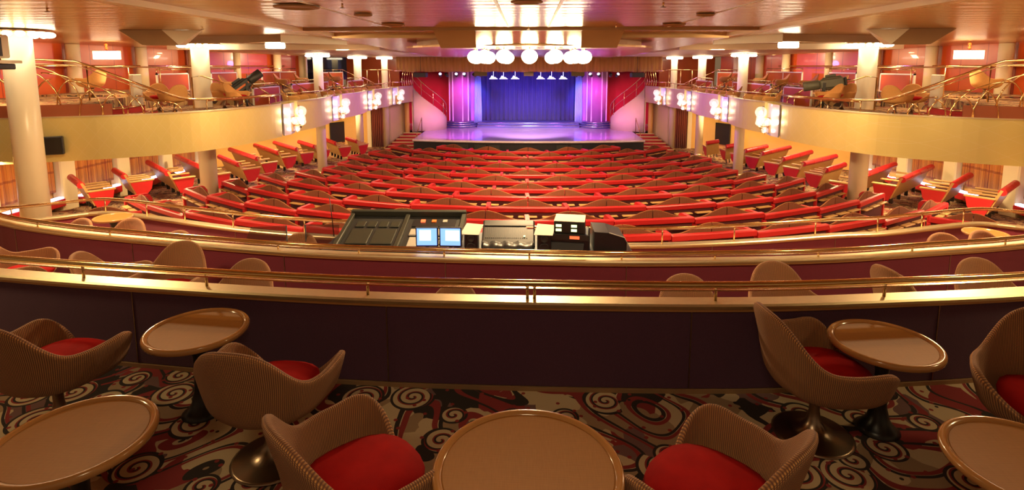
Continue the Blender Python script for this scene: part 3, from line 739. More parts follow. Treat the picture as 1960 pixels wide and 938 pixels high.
# lowered canopy
t = thing('ceiling_canopy', 'lowered glossy ceiling canopy with brown cheeks above the ring of globe lamps', 'ceiling canopy')
ell = lambda rx, ry, cy: [(rx * math.cos(2 * PI * k / 40), cy + ry * math.sin(2 * PI * k / 40)) for k in range(40)]
MB().prism(ell(3.5, 2.6, 16.3), 2.80, 2.85).build('canopy_disc', M['ceiling'], t)
MB().prism(ell(3.2, 2.4, 16.3), 2.85, 3.05).build('canopy_drum', M['ceiling_side'], t)
for s in (-1, 1):
    MB().add([(s * 1.14, 12.05, 3.11), (s * 2.05, 12.05, 3.11), (s * 1.14, 12.35, 2.70), (s * 1.92, 12.35, 2.70), (s * 1.32, 13.9, 3.11), (s * 2.15, 13.9, 3.11), (s * 1.32, 13.9, 2.78), (s * 2.02, 13.9, 2.78)],
             [(0, 1, 3, 2), (4, 6, 7, 5), (0, 2, 6, 4), (1, 5, 7, 3), (2, 3, 7, 6), (0, 4, 5, 1)]).build('cheek', M['brownbox'], t, label='brown sloping cheek')
MB().add([(-1.13, 12.1, 3.105), (1.13, 12.1, 3.105), (1.30, 13.9, 2.80), (-1.30, 13.9, 2.80), (-1.13, 12.1, 3.115), (1.13, 12.1, 3.115), (1.30, 13.9, 2.84), (-1.30, 13.9, 2.84)],
         [(0, 1, 2, 3), (7, 6, 5, 4), (0, 4, 5, 1), (3, 2, 6, 7), (0, 3, 7, 4), (1, 5, 6, 2)]).build('reflector_panel', M['reflector'], t, label='bright mirror-like sloping panel')
# globe lamps
GL = []
for k in range(14):
    a = 2 * PI * (k + .5) / 14; GL.append((.03 + 1.50 * math.cos(a), 15.4 + 1.15 * math.sin(a)))
g0 = None
order = sorted(GL, key=lambda q: (q[1], q[0]))
for k, (x, y) in enumerate(order):
    lab = 'lit opal globe lamp under the ceiling canopy, ring position %s counted from the near side' % ORD[k]
    if g0 is None:
        g0 = thing('globe_lamp', lab, 'lamp', (x, y, 2.80), group='ring of globe lamps')
        MB().ball((0, 0, -.25), .205, 20, 12, .86).build('globe', M['globe'], g0)
        MB().cyl((0, 0, 0), (0, 0, -.10), .022, 10).build('stem', M['brass'], g0); MB().lathe([(0, 0), (.05, 0), (.055, -.012), (0, -.02)], 16).build('rose', M['brass'], g0)
        MB().lathe([(0, -.08), (.045, -.085), (.05, -.11), (0, -.115)], 16).build('collar', M['brass'], g0)
    else: dup(g0, (x, y, 2.80), 0, lab)
# sprinklers and round ceiling fittings
def sprinkler(p, lab):
    t = thing('sprinkler', lab, 'sprinkler', p, group='ceiling sprinklers')
    MB().cyl((0, 0, 0), (0, 0, -.06), .012, 8).build('stem', M['brass'], t); MB().lathe([(0, -.055), (.035, -.06), (.035, -.066), (0, -.066)], 12).build('deflector', M['bronze'], t)
for (x, y, l) in [(655, 12, 'upper left of centre'), (773, 52, 'left of the canopy'), (1270, 10, 'upper right of centre'), (1180, 53, 'on the right above the brown cheek'), (90, 20, 'far left above the first column'), (387, 56, 'left near the second column'), (1590, 57, 'right near the second right column'), (1010, 74, 'in front of the mirror panel')]:
    p = at_z(x, y - 6, 3.11) if (x, y) != (1010, 74) else Vector((0, 11.6, 3.11))
    sprinkler(p, 'small ceiling sprinkler %s' % l)
for (x, y, r, l) in [(752, 46, .22, 'big one left of the canopy'), (1290, 46, .22, 'big one right of the canopy'), (695, 27, .14, 'upper left'), (1350, 27, .14, 'upper right'), (568, 12, .3, 'far upper left'), (1008, 2, .2, 'at the top centre edge'), (840, 70, .1, 'beside the left brown cheek'), (1212, 70, .1, 'beside the right brown cheek')]:
    p = at_z(x, y, 3.11); o = MB().lathe([(0, 0), (r, 0), (r, -.02), (r * .8, -.03), (r * .75, -.012), (0, -.012)], 28).build('ceiling_vent', M['brownbox'], None, p)
    tag(o, 'round ceiling vent, %s' % l, 'vent', 'round ceiling vents')

# hanging baffles
def baffle(p0, p1, d, h, lab, wedge=False):
    t = thing('ceiling_baffle', lab, 'baffle'); (x0, y0), (x1, y1) = p0, p1
    if wedge:
        zt = 3.08; zb = zt - h; sgn = 1 if x1 > x0 else -1
        MB().add([(x0, y0, zt), (x1, y1, zt), (x1 + sgn * .35, y1, zb), (x0 + sgn * .5, y0, zb), (x0, y0 + d, zt), (x1, y1 + d, zt), (x1 + sgn * .35, y1 + d, zb), (x0 + sgn * .5, y0 + d, zb)],
                 [(0, 1, 2, 3), (7, 6, 5, 4), (0, 4, 5, 1), (1, 5, 6, 2), (2, 6, 7, 3), (3, 7, 4, 0)]).build('board', M['brownbox'], t)
        MB().add([(x1 + sgn * .01, y1 - .01, zt), (x1 + sgn * .75, y1 + .2, zt), (x1 + sgn * .36, y1 - .01, zb), (x1 + sgn * .01, y1 + d, zt), (x1 + sgn * .75, y1 + d, zt), (x1 + sgn * .36, y1 + d, zb)],
                 [(0, 1, 2), (5, 4, 3), (0, 3, 4, 1), (1, 4, 5, 2), (2, 5, 3, 0)]).build('end_cheek', M['white'], t, label='cream triangular end cheek')
    else:
        MB().add([(x, y, z) for z in (3.1 - h, 3.1) for x, y in ((x0, y0), (x1, y1), (x1, y1 + d), (x0, y0 + d))], [(3, 2, 1, 0), (4, 5, 6, 7), (0, 1, 5, 4), (1, 2, 6, 5), (2, 3, 7, 6), (3, 0, 4, 7)]).build('board', M['brownbox'], t)
        sg = 1 if x1 > x0 else -1
        MB().add([(x, y, z) for z in (3.1 - h - .02, 3.08) for x, y in ((x1 + sg * .01, y1 - .02), (x1 + sg * 1.2, y1 + 1.4), (x1 + sg * 1.2, y1 + 1.5), (x1 + sg * .01, y1 + d))], [(3, 2, 1, 0), (4, 5, 6, 7), (0, 1, 5, 4), (1, 2, 6, 5), (2, 3, 7, 6), (3, 0, 4, 7)]).build('end_cheek', M['white'], t, label='cream end face')
    return t
for s, w in ((-1, 'left'), (1, 'right')):
    baffle((s * 8.85, 12.0), (s * 7.9, 12.0), .25, .32, 'brown sloping ceiling baffle with cream triangular end, %s side' % w, True)
    baffle((s * 8.9, 14.6), (s * 6.2, 14.0), .3, .19, 'long brown box baffle hung from the %s ceiling' % w)
    t = thing('bulb_strip', 'short glowing bulb strip under the long %s baffle' % w, 'lamp')
    MB().box(*sorted((s * 6.3, s * 6.75)), 14.3, 14.5, 2.76, 2.90, None, .02).build('diffuser', M['crown'], t); MB().box(*sorted((s * 6.2, s * 6.8)), 14.28, 14.52, 2.90, 2.93).build('frame', M['brass_post'], t)

# ------------------------------------------------------------ columns with light crowns
CO = [(11.0, 11.85, .275), (11.0, 18.6, .275), (9.85, 26.1, .22), (9.85, 32.2, .215), (8.85, 34.4, .19)]
for s, w in ((-1, 'left'), (1, 'right')):
    for k, (x, y, r) in enumerate(CO):
        zb = fz(y) - .02; zt = interp(y, [0, 22, 38], [3.12, 3.0, 2.88]); zt = 2.9 if k > 1 else 3.1
        t = thing('column', 'round cream column, %s from the camera on the %s side' % (ORD[k], w), 'column', (s * x, y, 0), group='columns, %s side' % w)
        MB().lathe([(0, zb), (r, zb), (r, zt), (0, zt)], 32).build('shaft', M['column'], t)
        MB().lathe([(r, zb), (r + .02, zb), (r + .02, zb + .1), (r, zb + .12)], 32).build('base_ring', M['capmetal'], t)
        c = thing('crown_lamp', 'ring of glowing bulbs round the top of the %s column on the %s side' % (ORD[k], w), 'lamp', (s * x, y, zt - .10 if k > 1 else 2.98), group='crown lamps')
        mb = MB(); R = r * 2.15; n = 18
        for j in range(n): mb.ball((R * math.cos(2 * PI * j / n), R * math.sin(2 * PI * j / n), 0), .085, 10, 6, .72)
        mb.build('bulb_ring', M['crown'], c, label='ring of white bulbs')
        MB().lathe([(r + .01, .05), (R + .06, .05), (R + .06, .075), (r + .01, .075)], 32).build('frame', M['brass_post'], c)
# grey-white projector on the first left column
t = thing('wall_projector', 'white boxy projector with black front on a shelf beside the first left column', 'projector', (-10.35, 10.6, 0))
MB().box(-.62, .10, -.3, .3, 2.46, 2.92, None, .03).build('housing', M['white'], t); MB().box(.10, .12, -.02, .10, 2.5, 2.86).build('side_vent', M['black'], t)
MB().box(-.7, .28, -.32, .34, 2.36, 2.42, None, .01).build('shelf', M['white'], t); MB().box(-.65, .18, -.28, .3, 2.24, 2.355, None, .02).build('under_box', M['black'], t)
MB().cyl((-.2, .1, 2.92), (-.2, .1, 3.11), .03, 8).build('hanger', M['white'], t)

# ------------------------------------------------------------ balconies
FP = [(-15.85, 10.75), (-14.4, 11.55), (-12.9, 12.4), (-11.6, 13.0), (-10.4, 13.6), (-9.4, 14.3), (-8.8, 15.1), (-8.38, 16.3), (-8.18, 17.5), (-8.15, 18.15)]
BAYS = [(18.3, 19.5), (23.0, 24.3), (28.2, 29.5), (32.4, 33.3)]
SEG = []
def fx(Y):  # centre line of the wavy fascia beyond the first bay
    base = interp(Y, [18, 30, 32, 34, 35.4], [-8.12, -8.12, -7.95, -7.6, -7.2])
    return base
def fascia_path(y0, y1, bulge=.22, n=10):
    out = []
    for k in range(n + 1):
        u = k / n; y = lerp(y0, y1, u); out.append((fx(y) + bulge * math.sin(PI * u) - .05, y))
    return out
segs = [[(p.x, p.y) for p in smooth_path([(x, y, 0) for x, y in FP], 4)]]
edges = [18.15] + [v for b in BAYS for v in b] + [35.2]
parts = []
yy = [(19.5, 23.0), (24.3, 28.2), (29.5, 32.4), (33.3, 35.2)]
zb = lambda Y: interp(Y, [18, 36], [0, .10])
full = list(segs[0])
for (b0, b1), (s0, s1) in zip(BAYS, yy):
    full += [(fx(b0) - .22, b0), (fx(b1) - .34, b1 - .02)]
    full += fascia_path(s0, s1, .22 if s0 < 33 else .05)
def sweep_f(mb, pts, s, th=.12, z1=1.07, zfun=zb, z0=None):
    rows = []
    P = [Vector((-s * x if s > 0 else x, y, 0)) if 0 else Vector((s * abs(x), y, 0)) for x, y in pts]
    for i, p in enumerate(P):
        d = P[min(i + 1, len(P) - 1)] - P[max(i - 1, 0)]; d.normalize(); n = Vector((d.y, -d.x, 0)) * (1 if s < 0 else -1)  # towards the room
        lo = zfun(p.y) if z0 is None else z0
        rows.append([p + Vector((0, 0, lo)), p + Vector((0, 0, z1)), p - n * th + Vector((0, 0, z1)), p - n * th + Vector((0, 0, lo))])
    return mb.grid(rows, True, False, False)
LEVELS = []
for s, w in ((-1, 'left'), (1, 'right')):
    t = thing('balcony', 'curved gold balcony front of the %s balcony with bays for lamps' % w, 'balcony')
    sweep_f(MB(), full, s).build('fascia', M['fascia'], t)
    sweep_f(MB(), [(x + (.03), y) for x, y in full], s, .2, 1.10, None, 1.07).build('top_trim', M['capmetal'], t)
    for b0, b1 in BAYS:
        pts = [(fx(b0) - .02, b0), (fx(b0) + .04, (b0 * 2 + b1) / 3), (fx(b1) - .03, (b0 + b1 * 2) / 3), (fx(b1) - .14, b1)]
        sweep_f(MB(), pts, s, .05, 1.06).build('lamp_bay', M['lilac'], t, label='pale mirrored panel behind the lamps')
    # slab: stepped floors
    sa = lambda pts: [(s * abs(x), y) for x, y in pts]
    inner = [(x - .05, y) for x, y in full if x > -15.9]
    near = [p for p in inner if p[1] < 19.6]; farp = [p for p in inner if p[1] >= 19.6]
    poly = sa([(-15.8, 12.5)] + near + [(-8.1, 19.55), (-15.8, 19.55)])
    struct(MB().prism(poly, .12, .93), 'floor', M['carpet_far'])
    poly = sa([(-15.8, 19.55), (-8.1, 19.55)] + farp + [(-7.3, 36.9), (-11.5, 36.9), (-15.8, 27.5)])
    struct(MB().prism(poly, .12, .62), 'floor', M['carpet_far'])
    struct(MB().prism(sa([(-10.22, 19.6), (-10.22, 36.3), (-11.9, 34.8), (-15.7, 27.5), (-15.7, 17.2), (-12.6, 17.2), (-12.6, 19.6)]), .6, 1.15), 'floor', M['carpet_far'])
    struct(MB().prism(sa([(-12.7, 19.0), (-12.7, 32), (-15.7, 27.5), (-15.7, 17.2), (-12.7, 17.2)]), .9, 1.40), 'floor', M['carpet_far'])
    # raised walkway at the near end, with chestnut riser and red steps
    struct(MB().prism(sa([(-10.75, 13.62), (-11.6, 13.15), (-12.9, 12.55), (-14.4, 11.7), (-15.7, 11.0), (-15.7, 17.3), (-12.6, 17.3), (-12.0, 15.9), (-11.2, 14.6)]), .93, 1.36), 'floor', M['carpet_far'])
    o = sweep_f(MB(), [(x, y + .04) for x, y in segs[0] if x < -10.2 ], s, .05, 1.38, None, 1.10).build('riser_band', M['brownband']); tag(o, 'chestnut band edging the raised walkway above the %s gold balcony front' % w, 'panel')
    t = thing('balcony_steps', 'short red carpeted steps with gold edges at the near end of the %s balcony' % w, 'steps')
    for k, (z, off) in enumerate(((1.22, .0), (1.08, .35))):
        x0 = 10.75 - off; MB().add([(s * a, b, c) for c in (.93, z) for a, b in ((x0, 13.75 + off * .6), (x0 - .38, 14.0 + off * .7), (x0 - .1, 15.2), (x0 + .35, 15.0))],
            [(3, 2, 1, 0), (4, 5, 6, 7), (0, 1, 5, 4), (1, 2, 6, 5), (2, 3, 7, 6), (3, 0, 4, 7)]).build('step', M['redcarpet'], t)
        MB().tube([(s * x0, 13.74 + off * .6, z + .01), (s * (x0 - .38), 13.99 + off * .7, z + .01), (s * (x0 - .1), 15.2, z + .01)], .018, 6).build('nosing', M['brass_post'], t)
    # sweeping rail with leaf-shaped arches
    t = thing('arched_railing', 'sweeping gold railing with pointed arch tracery at the near end of the %s balcony' % w, 'railing')
    pathr = [p for p in segs[0] if p[0] > -15.2]
    def rail_z(x): return interp(abs(x), [8.6, 9.15, 10.9, 11.6, 16], [1.40, 1.44, 2.42, 2.46, 2.46])
    rp = [Vector((s * abs(x), y + .03, rail_z(x))) for x, y in pathr]
    rp2 = [p - Vector((0, 0, .09)) for p in rp]
    MB().tube(rp, .028, 8).build('handrail', M['brass'], t)
    MB().tube([p for p in rp if abs(p.x) > 9.3] and [p - Vector((0, 0, .10)) for p in rp if abs(p.x) > 9.4], .014, 6).build('lower_rail', M['brass_post'], t)
    # cumulative length
    cl = [0]
    for a_, b_ in zip(rp, rp[1:]): cl.append(cl[-1] + math.hypot(b_.x - a_.x, b_.y - a_.y))
    def at_len(u):
        u = max(0, min(cl[-1] - 1e-4, u))
        for i in range(len(cl) - 1):
            if u <= cl[i + 1]: f = (u - cl[i]) / (cl[i + 1] - cl[i]); return rp[i].lerp(rp[i + 1], f)
        return rp[-1]
    for u0 in [v * .42 for v in range(0, 17)]:
        p = at_len(u0 + 1.0)
        base = 1.38 if abs(p.x) > 10.7 else 1.10
        top = rail_z(p.x) - .08
        if top - base < .25: continue
        span = min(1.15, (top - base) * 1.25); mb = []
        for q in range(9):
            a = q / 8 * PI / 2; uu = u0 + 1.0 - span * (1 - math.sin(PI / 2 - a)) if 0 else u0 + 1.0 - span * (1 - math.cos(a)) if 0 else u0 + 1.0 - span * (1 - math.cos(PI / 2 * (q / 8)))
            pp = at_len(uu); zz = base + (top - base) * math.sin(PI / 2 * (q / 8)); mb.append((pp.x, pp.y, min(zz, rail_z(pp.x) - .03)))
        o = MB().tube(mb, .019, 6).build('arch', M['brass'], t)
        mb = []
        for q in range(7):
            uu = u0 + 1.0 - span * .42 + .30 * span * (1 - math.cos(PI / 2 * (q / 6))) - .0; pp = at_len(uu); zz = base + (top - base) * .62 * math.sin(PI / 2 * (q / 6)); mb.append((pp.x, pp.y, zz))
        MB().tube(mb, .016, 6).build('arch', M['brass'], t)
    p = at_len(cl[-1] - .4)
    for u in (.05, .5): pass
    # low rail above the fascia towards the stage
    t = thing('balcony_rail', 'low gold rail along the top of the curved %s balcony front' % w, 'railing')
    pts = [(x - .04, y) for x, y in full if y > 15.0]
    rp = [Vector((s * abs(x), y, 1.36)) for x, y in smooth_path([(x, y, 0) for x, y in pts], 2) for x, y in [(x, y)]] if 0 else [Vector((s * abs(x), y, 1.37)) for x, y in pts]
    MB().tube(rp, .024, 8).build('handrail', M['brass'], t)
    last = -9
    for p in rp:
        if p.y - last > 1.15: MB().cyl((p.x, p.y, 1.08), (p.x, p.y, 1.37), .013, 6).build('post', M['brass_post'], t); last = p.y
    # sconces
    for k, (b0, b1) in enumerate(BAYS):
        y = (b0 + b1) / 2; x = fx(y)
        c = thing('wall_sconce', 'clustered glass globe wall light on the %s balcony front, %s from the camera' % (w, ORD[k]), 'lamp', (s * abs(x), y, .30), group='balcony front lights')
        d = -s   # towards the room centre
        MB().box(*sorted((0, d * .08)), -.12, .12, -.22, .30, None, .02).build('back_plate', M['brass'], c)
        for (ox, oy, oz, rr) in ((.34, -.05, .48, .19), (.24, -.30, .18, .14), (.24, .22, .22, .14), (.36, .0, .12, .12), (.2, -.1, -.12, .11)):
            arm = MB().tube([(d * .05, 0, 0), (d * ox * .7, oy * .6, oz * .2 - .05), (d * ox, oy, oz - rr - .02)], .012, 6).build('arm', M['brass'], c)
            gg = MB().ball((d * ox, oy, oz), rr, 16, 10).build('glass_globe', M['clearglass'], c)
            MB().ball((d * ox, oy, oz - .02), rr * .34, 8, 6).build('bulb', M['bulb'], gg)

# balcony chairs (one light prototype)
bc = None
def bchair(x, y, z, a, lab, grp):
    global bc
    if bc is None:
        bc = make_chair(lab, grp, True); bc.location = (x, y, z); bc.rotation_euler.z = a
    else: dup(bc, (x, y, z), a, lab, grp)
for s, w in ((-1, 'left'), (1, 'right')):
    n = 0
    for y in (20.4, 21.3, 22.2, 24.2, 25.1, 26.0, 26.9, 28.2, 29.1, 30.6, 31.5):
        X = abs(fx(y)) + .62
        bchair(s * X, y, .62, s * math.radians(68), 'tan tub chair at the %s balcony front, %s counted from the near end' % (w, ORD[n]), 'front chairs, %s balcony' % w); n += 1
    n = 0
    for y, X in ((20.2, 10.9), (22.4, 11.0), (24.8, 11.0), (27.0, 11.0), (29.2, 10.75), (30.9, 10.7)):
        bchair(s * X, y, 1.15, s * math.radians(75), 'tan tub chair behind the low partitions of the %s balcony, %s from the near end' % (w, ORD[n]), 'second row chairs, %s balcony' % w); n += 1
    for x, y, z, a, l in ((13.2, 16.6, 1.36, -80, 'tan tub chair on the raised walkway near the red wall, %s balcony'), (10.45, 16.2, .93, -60, 'tan tub chair with orange-red seat behind the arched railing, %s balcony'),
                          (9.9, 17.9, .93, 110, 'tan tub chair just behind the spotlight, %s balcony'), (9.2, 17.4, .93, 90, 'tan tub chair nearest the bulge of the %s balcony front'),
                          (11.4, 16.9, .93, 150, 'tan tub chair in front of the orange panel by the second column, %s balcony')):
        bchair(s * x, y, z, s * math.radians(a), l % w, 'near chairs, %s balcony' % w)
# partitions with gold rails
def partition(s, X0, Y0, X1, Y1, zb_, zt_, lab, slope=True, mat='panelred', nseg=1):
    t = thing('seating_partition', lab, 'partition')
    p0 = Vector((s * X0, Y0, 0)); p1 = Vector((s * X1, Y1, 0)); d = (p1 - p0); L = d.length; ang = math.atan2(d.y, d.x); Mt = Matrix.Translation(p0) @ Matrix.Rotation(ang, 4, 'Z')
    MB().box(.04, L - .04, -.02, .02, zb_ + .03, zt_ - .04, Mt).build('panel', M[mat], t, label='orange-red infill panel')
    fr = MB()
    fr.box(0, L, -.03, .03, zt_ - .05, zt_, Mt); fr.box(0, .05, -.03, .03, zb_, zt_, Mt); fr.box(L - .05, L, -.03, .03, zb_, zt_, Mt); fr.box(0, L, -.03, .03, zb_, zb_ + .03, Mt)
    for k in range(1, nseg): fr.box(L * k / nseg - .03, L * k / nseg + .03, -.03, .03, zb_, zt_, Mt)
    fr.build('frame', M['white'], t, label='cream frame')
    zr = zt_ + .13
    pts = [Mt @ Vector((0, 0, zr)), Mt @ Vector((L, 0, zr))]
    dirn = -s
    if slope: pts = [pts[0] + Vector((dirn * .95, -.2, -.5))] + pts + [pts[-1] + Vector((dirn * .95, .1, -.5))]
    MB().tube(pts, .022, 8).build('rail', M['brass'], t)
    for k in range(int(L / .9) + 2):
        x = min(k * .9 + .02, L - .02); q = Mt @ Vector((x, 0, 0)); MB().cyl((q.x, q.y, zt_), (q.x, q.y, zr), .010, 6).build('rail_post', M['brass_post'], t)
    if slope:
        for q in (pts[0], pts[-1]): MB().cyl((q.x, q.y, .63 if abs(q.x) < 10.2 else 1.16), (q.x, q.y, q.z), .018, 6).build('post', M['brass_post'], t)
for s, w in ((-1, 'left'), (1, 'right')):
    partition(s, 10.18, 20.4, 10.18, 22.6, .62, 1.52, 'low red partition with sloping gold rails, nearest of the three on the %s balcony' % w)
    partition(s, 10.18, 23.8, 10.18, 28.2, .62, 1.55, 'long low red partition with sloping gold rails, middle one on the %s balcony' % w)
    partition(s, 9.5, 29.2, 9.45, 31.8, .62, 1.55, 'low red partition with sloping gold rails nearest the stage on the %s balcony' % w)
    partition(s, 12.75, 18.9, 12.75, 20.7, 1.40, 2.06, 'raised orange panel with cream frame by the second column, %s balcony' % w, False)
    partition(s, 12.75, 22.2, 12.75, 24.2, 1.40, 2.06, 'raised red panel with cream frame behind the spotlight, %s balcony' % w, False)
    partition(s, 12.6, 26.2, 12.4, 29.6, 1.40, 2.05, 'raised two-field red panel with cream frame, %s balcony middle' % w, False, 'panelred', 2)
    partition(s, 11.6, 30.4, 11.1, 33.3, 1.15, 1.98, 'raised orange panel farthest from the camera, %s balcony' % w, True)
    o = MB().box(*sorted((s * 12.0, s * 12.12)), 16.7, 17.1, 1.1, 2.06, None, .02).build('end_slab', M['white']); tag(o, 'upright cream slab at the head of the red steps, %s balcony' % w, 'partition')
    t = thing('corner_railing', 'square gold tube railing round the walkway edge of the %s balcony' % w, 'railing')
    MB().tube([(s * 12.2, 15.2, 1.36), (s * 12.2, 15.2, 2.28), (s * 12.5, 17.3, 2.28), (s * 12.7, 20.8, 2.26), (s * 12.7, 24.4, 2.24)], .025, 8).build('rail', M['brass'], t)
    for y in (17.3, 18.8): MB().cyl((s * 12.55, y, 1.36), (s * 12.55, y, 2.28), .018, 6).build('post', M['brass_post'], t)
    t = thing('stair_handrail', 'short sloping gold handrail in front of the second column, %s balcony' % w, 'railing')
    MB().tube([(s * 10.85, 17.8, .93), (s * 10.85, 17.8, 1.95), (s * 10.65, 18.0, 2.0), (s * 9.7, 18.6, 1.55), (s * 9.5, 18.7, .93)], .024, 8).build('rail', M['brass'], t)
    # pendant crystal lamp
    t = thing('pendant_lamp', 'rectangular crystal pendant lamp glowing near the red wall of the %s balcony' % w, 'lamp', (s * 13.5, 17.7, 0))
    mb = MB()
    for k in range(9): mb.box(-.40 + k * .09, -.40 + k * .09 + .075, -.1, .1, 2.52 + .02 * (k % 2), 2.80, None, .01)
    mb.build('crystal_body', M['crystal'], t); MB().cyl((0, 0, 2.80), (0, 0, 3.08), .02, 6).build('stem', M['brass'], t); MB().ball((0, 0, 2.98), .05, 10, 6).ball((0, 0, 2.88), .05, 10, 6).build('stem_ball', M['orange'], t)
    MB().box(-.42, .42, -.11, .11, 2.79, 2.81).build('frame', M['brass'], t)
# speaker on the left fascia
t = thing('fascia_speaker', 'square black speaker mounted on the gold balcony front beside the first left column', 'speaker', (-11.45, 12.95, .42), math.radians(26))
MB().box(-.26, .26, -.12, .0, -.22, .22, None, .02).build('cabinet', M['black'], t); MB().box(-.23, .23, -.135, -.12, -.19, .19).build('grille', M['blackiron'], t)
# dark windows at the far end of the balconies
for s, w in ((-1, 'left'), (1, 'right')):
    if s < 0:
        t = thing('control_window', 'dark glazed control booth window with pale edge on the far left balcony wall', 'window')
        p0 = Vector((-12.75, 32.0, 0)); p1 = Vector((-11.3, 34.6, 0)); d = (p1 - p0); Mt = Matrix.Translation(p0) @ Matrix.Rotation(math.atan2(d.y, d.x), 4, 'Z')
        MB().box(0, d.length, -.05, 0, 1.5, 2.85, Mt).build('pane', M['dimglass'], t); MB().box(-.08, 0, -.08, .02, 1.4, 2.9, Mt).build('frame', M['white'], t)

# follow spots
def followspot(loc, rz, tilt, lab, col):
    t = thing('follow_spot', lab, 'spotlight', loc, rz)
    R = Matrix.Translation((0, 0, .82)) @ Matrix.Rotation(tilt, 4, 'X')
    b = MB(); 
    for i, (y0, y1, w_, h_) in enumerate(((-.55, .12, .15, .15), (-.50, .05, .11, .20))): b.box(-w_, w_, y0, y1, -h_, h_, R, .04)
    b.box(-.05, .05, -.35, -.05, .19, .27, R, .02)
    b.build('housing', M[col], t)
    k = MB(); n = 20; k.lathe([(0, 0), (.135, 0), (.15, .03), (.15, .46), (.135, .47), (.12, .40), (0, .40)], n, M=R @ Matrix.Translation((0, .12, 0)) @ Matrix.Rotation(-PI / 2, 4, 'X')); k.build('lens_barrel', M[col], t)
    MB().box(.152, .162, -.5, .08, -.03, .03, R).build('side_stripe', M['orange'] if col == 'grey' else M['olive'], t)
    MB().box(-.12, .12, -.62, -.55, -.13, .13, R, .02).cyl(R @ Vector((-.05, -.62, .03)), R @ Vector((-.05, -.72, .03)), .02, 8).build('rear_plate', M['black'], t)
    y = MB(); y.box(-.20, -.17, -.04, .04, .45, .86).box(.17, .20, -.04, .04, .45, .86).box(-.20, .20, -.04, .04, .42, .46); y.build('yoke', M['black'], t)
    MB().cyl((0, 0, 0), (0, 0, .44), .028, 10).build('stand_pole', M['black'], t)
    for a in range(3):
        c, s_ = math.cos(a * 2.09), math.sin(a * 2.09); MB().cyl((c * .03, s_ * .03, .22), (c * .34, s_ * .34, .0), .014, 6).build('stand_leg', M['black'], t)
    return t
followspot((-9.35, 18.3, .93), math.radians(-52), math.radians(36), 'black follow spotlight with orange stripe tilted upward on the left balcony', 'grey')
followspot((9.35, 18.0, .93), math.radians(66), math.radians(-10), 'olive-grey follow spotlight aimed level over the right balcony front', 'lampgrey')

# ------------------------------------------------------------ stage
SZ = -1.85
pts = [(-6.7, 36.5), (-6.6, 31.5), (-5.9, 31.35)] + [(x, 31.35 - .55 * (1 - (x / 6) ** 2)) for x in (-5, -4, -2.7, -1.3, 0, 1.3, 2.7, 4, 5)] + [(5.9, 31.35), (6.6, 31.5), (6.7, 36.5), (8.2, 36.2), (8.6, 41), (-8.6, 41), (-8.2, 36.2)]
t = thing('stage', 'raised curved stage platform with glossy purple-lit floor and black skirt', 'stage')
MB().prism(pts, SZ - .06, SZ).build('stage_floor', M['stagefloor'], t)
MB().prism([(x * .995, y + .06) for x, y in pts], -2.82, SZ - .06).build('stage_skirt', M['blackskirt'], t)
edge = [Vector((x, y - .012, SZ - .035)) for x, y in pts[1:14]]
MB().tube(edge, .065, 8).build('edge_trim', M['chromeshine'], t, label='bright metal edge strip')
for x in (-4.55, -3.7, -2.7, -1.9, 1.9, 2.7, 4.55):
    yv = 31.41 - .55 * (1 - (x / 6) ** 2); MB().box(x - .32, x + .32, yv - .04, yv + .05, -2.55, -2.05, None, .01).build('skirt_grille', M['grey'], t)
# back walls
for s, w in ((-1, 'left'), (1, 'right')):
    struct(MB().box(*sorted((s * 3.62, s * 11)), 40.5, 40.7, SZ, 3.1), 'wall_back', M['crimson'])
    struct(MB().box(*sorted((s * 3.62, s * 4.3)), 39.3, 39.5, SZ, 2.6), 'wall_back', M['pillar'])
struct(MB().box(-4.2, 4.2, 40.9, 41, SZ, 3.1), 'wall_back', M['blackskirt'])
struct(MB().box(-11, 11, 40.0, 40.3, 1.9, 3.1), 'wall_back', M['crimson'])
# curtain
mb = MB(); n = 220; mb.grid([[(lerp(-3.5, 3.5, k / n), 40.0 + .07 * math.sin(k * .62) + .05 * math.sin(k * .17), z) for k in range(n + 1)] for z in (SZ + .32, 2.3)], False, True, False)
o = mb.build('stage_curtain', M['curtain'], None, solid=.02); tag(o, 'wide dark blue velvet stage curtain closing the back of the stage', 'curtain')
for s, w in ((-1, 'left'), (1, 'right')):
    mb = MB(); n = 24; mb.grid([[(s * (3.32 + .42 * k / n + (.10 if z < 0 else 0) * (k / n - .5)), 39.2 + .06 * math.sin(k * 1.3), z) for k in range(n + 1)] for z in (SZ + .03, -.8, 1.9)], False, True, False)
    o = mb.build('side_drape', M['bluedrape'], None, solid=.02); tag(o, 'narrow pale blue side drape at the %s edge of the stage curtain' % w, 'curtain')
# wide low steps in front of the curtain
t = thing('stage_steps', 'two wide shallow blue-lit steps with bright edges below the stage curtain', 'steps')
for k in (0, 1):
    z0 = SZ + .16 * k; y0 = 38.0 + .45 * k; pl = [(x, y0 - .25 * (1 - (x / 3.6) ** 2)) for x in [-3.5 + 7 * j / 12 for j in range(13)]] + [(3.5, 40.4), (-3.5, 40.4)]
    MB().prism(pl, z0, z0 + .15).build('step', M['bluestep'], t)
    MB().tube([(x, y - .01, z0 + .13) for x, y in pl[:13]], .022, 6).build('nosing', M['chrome'], t)
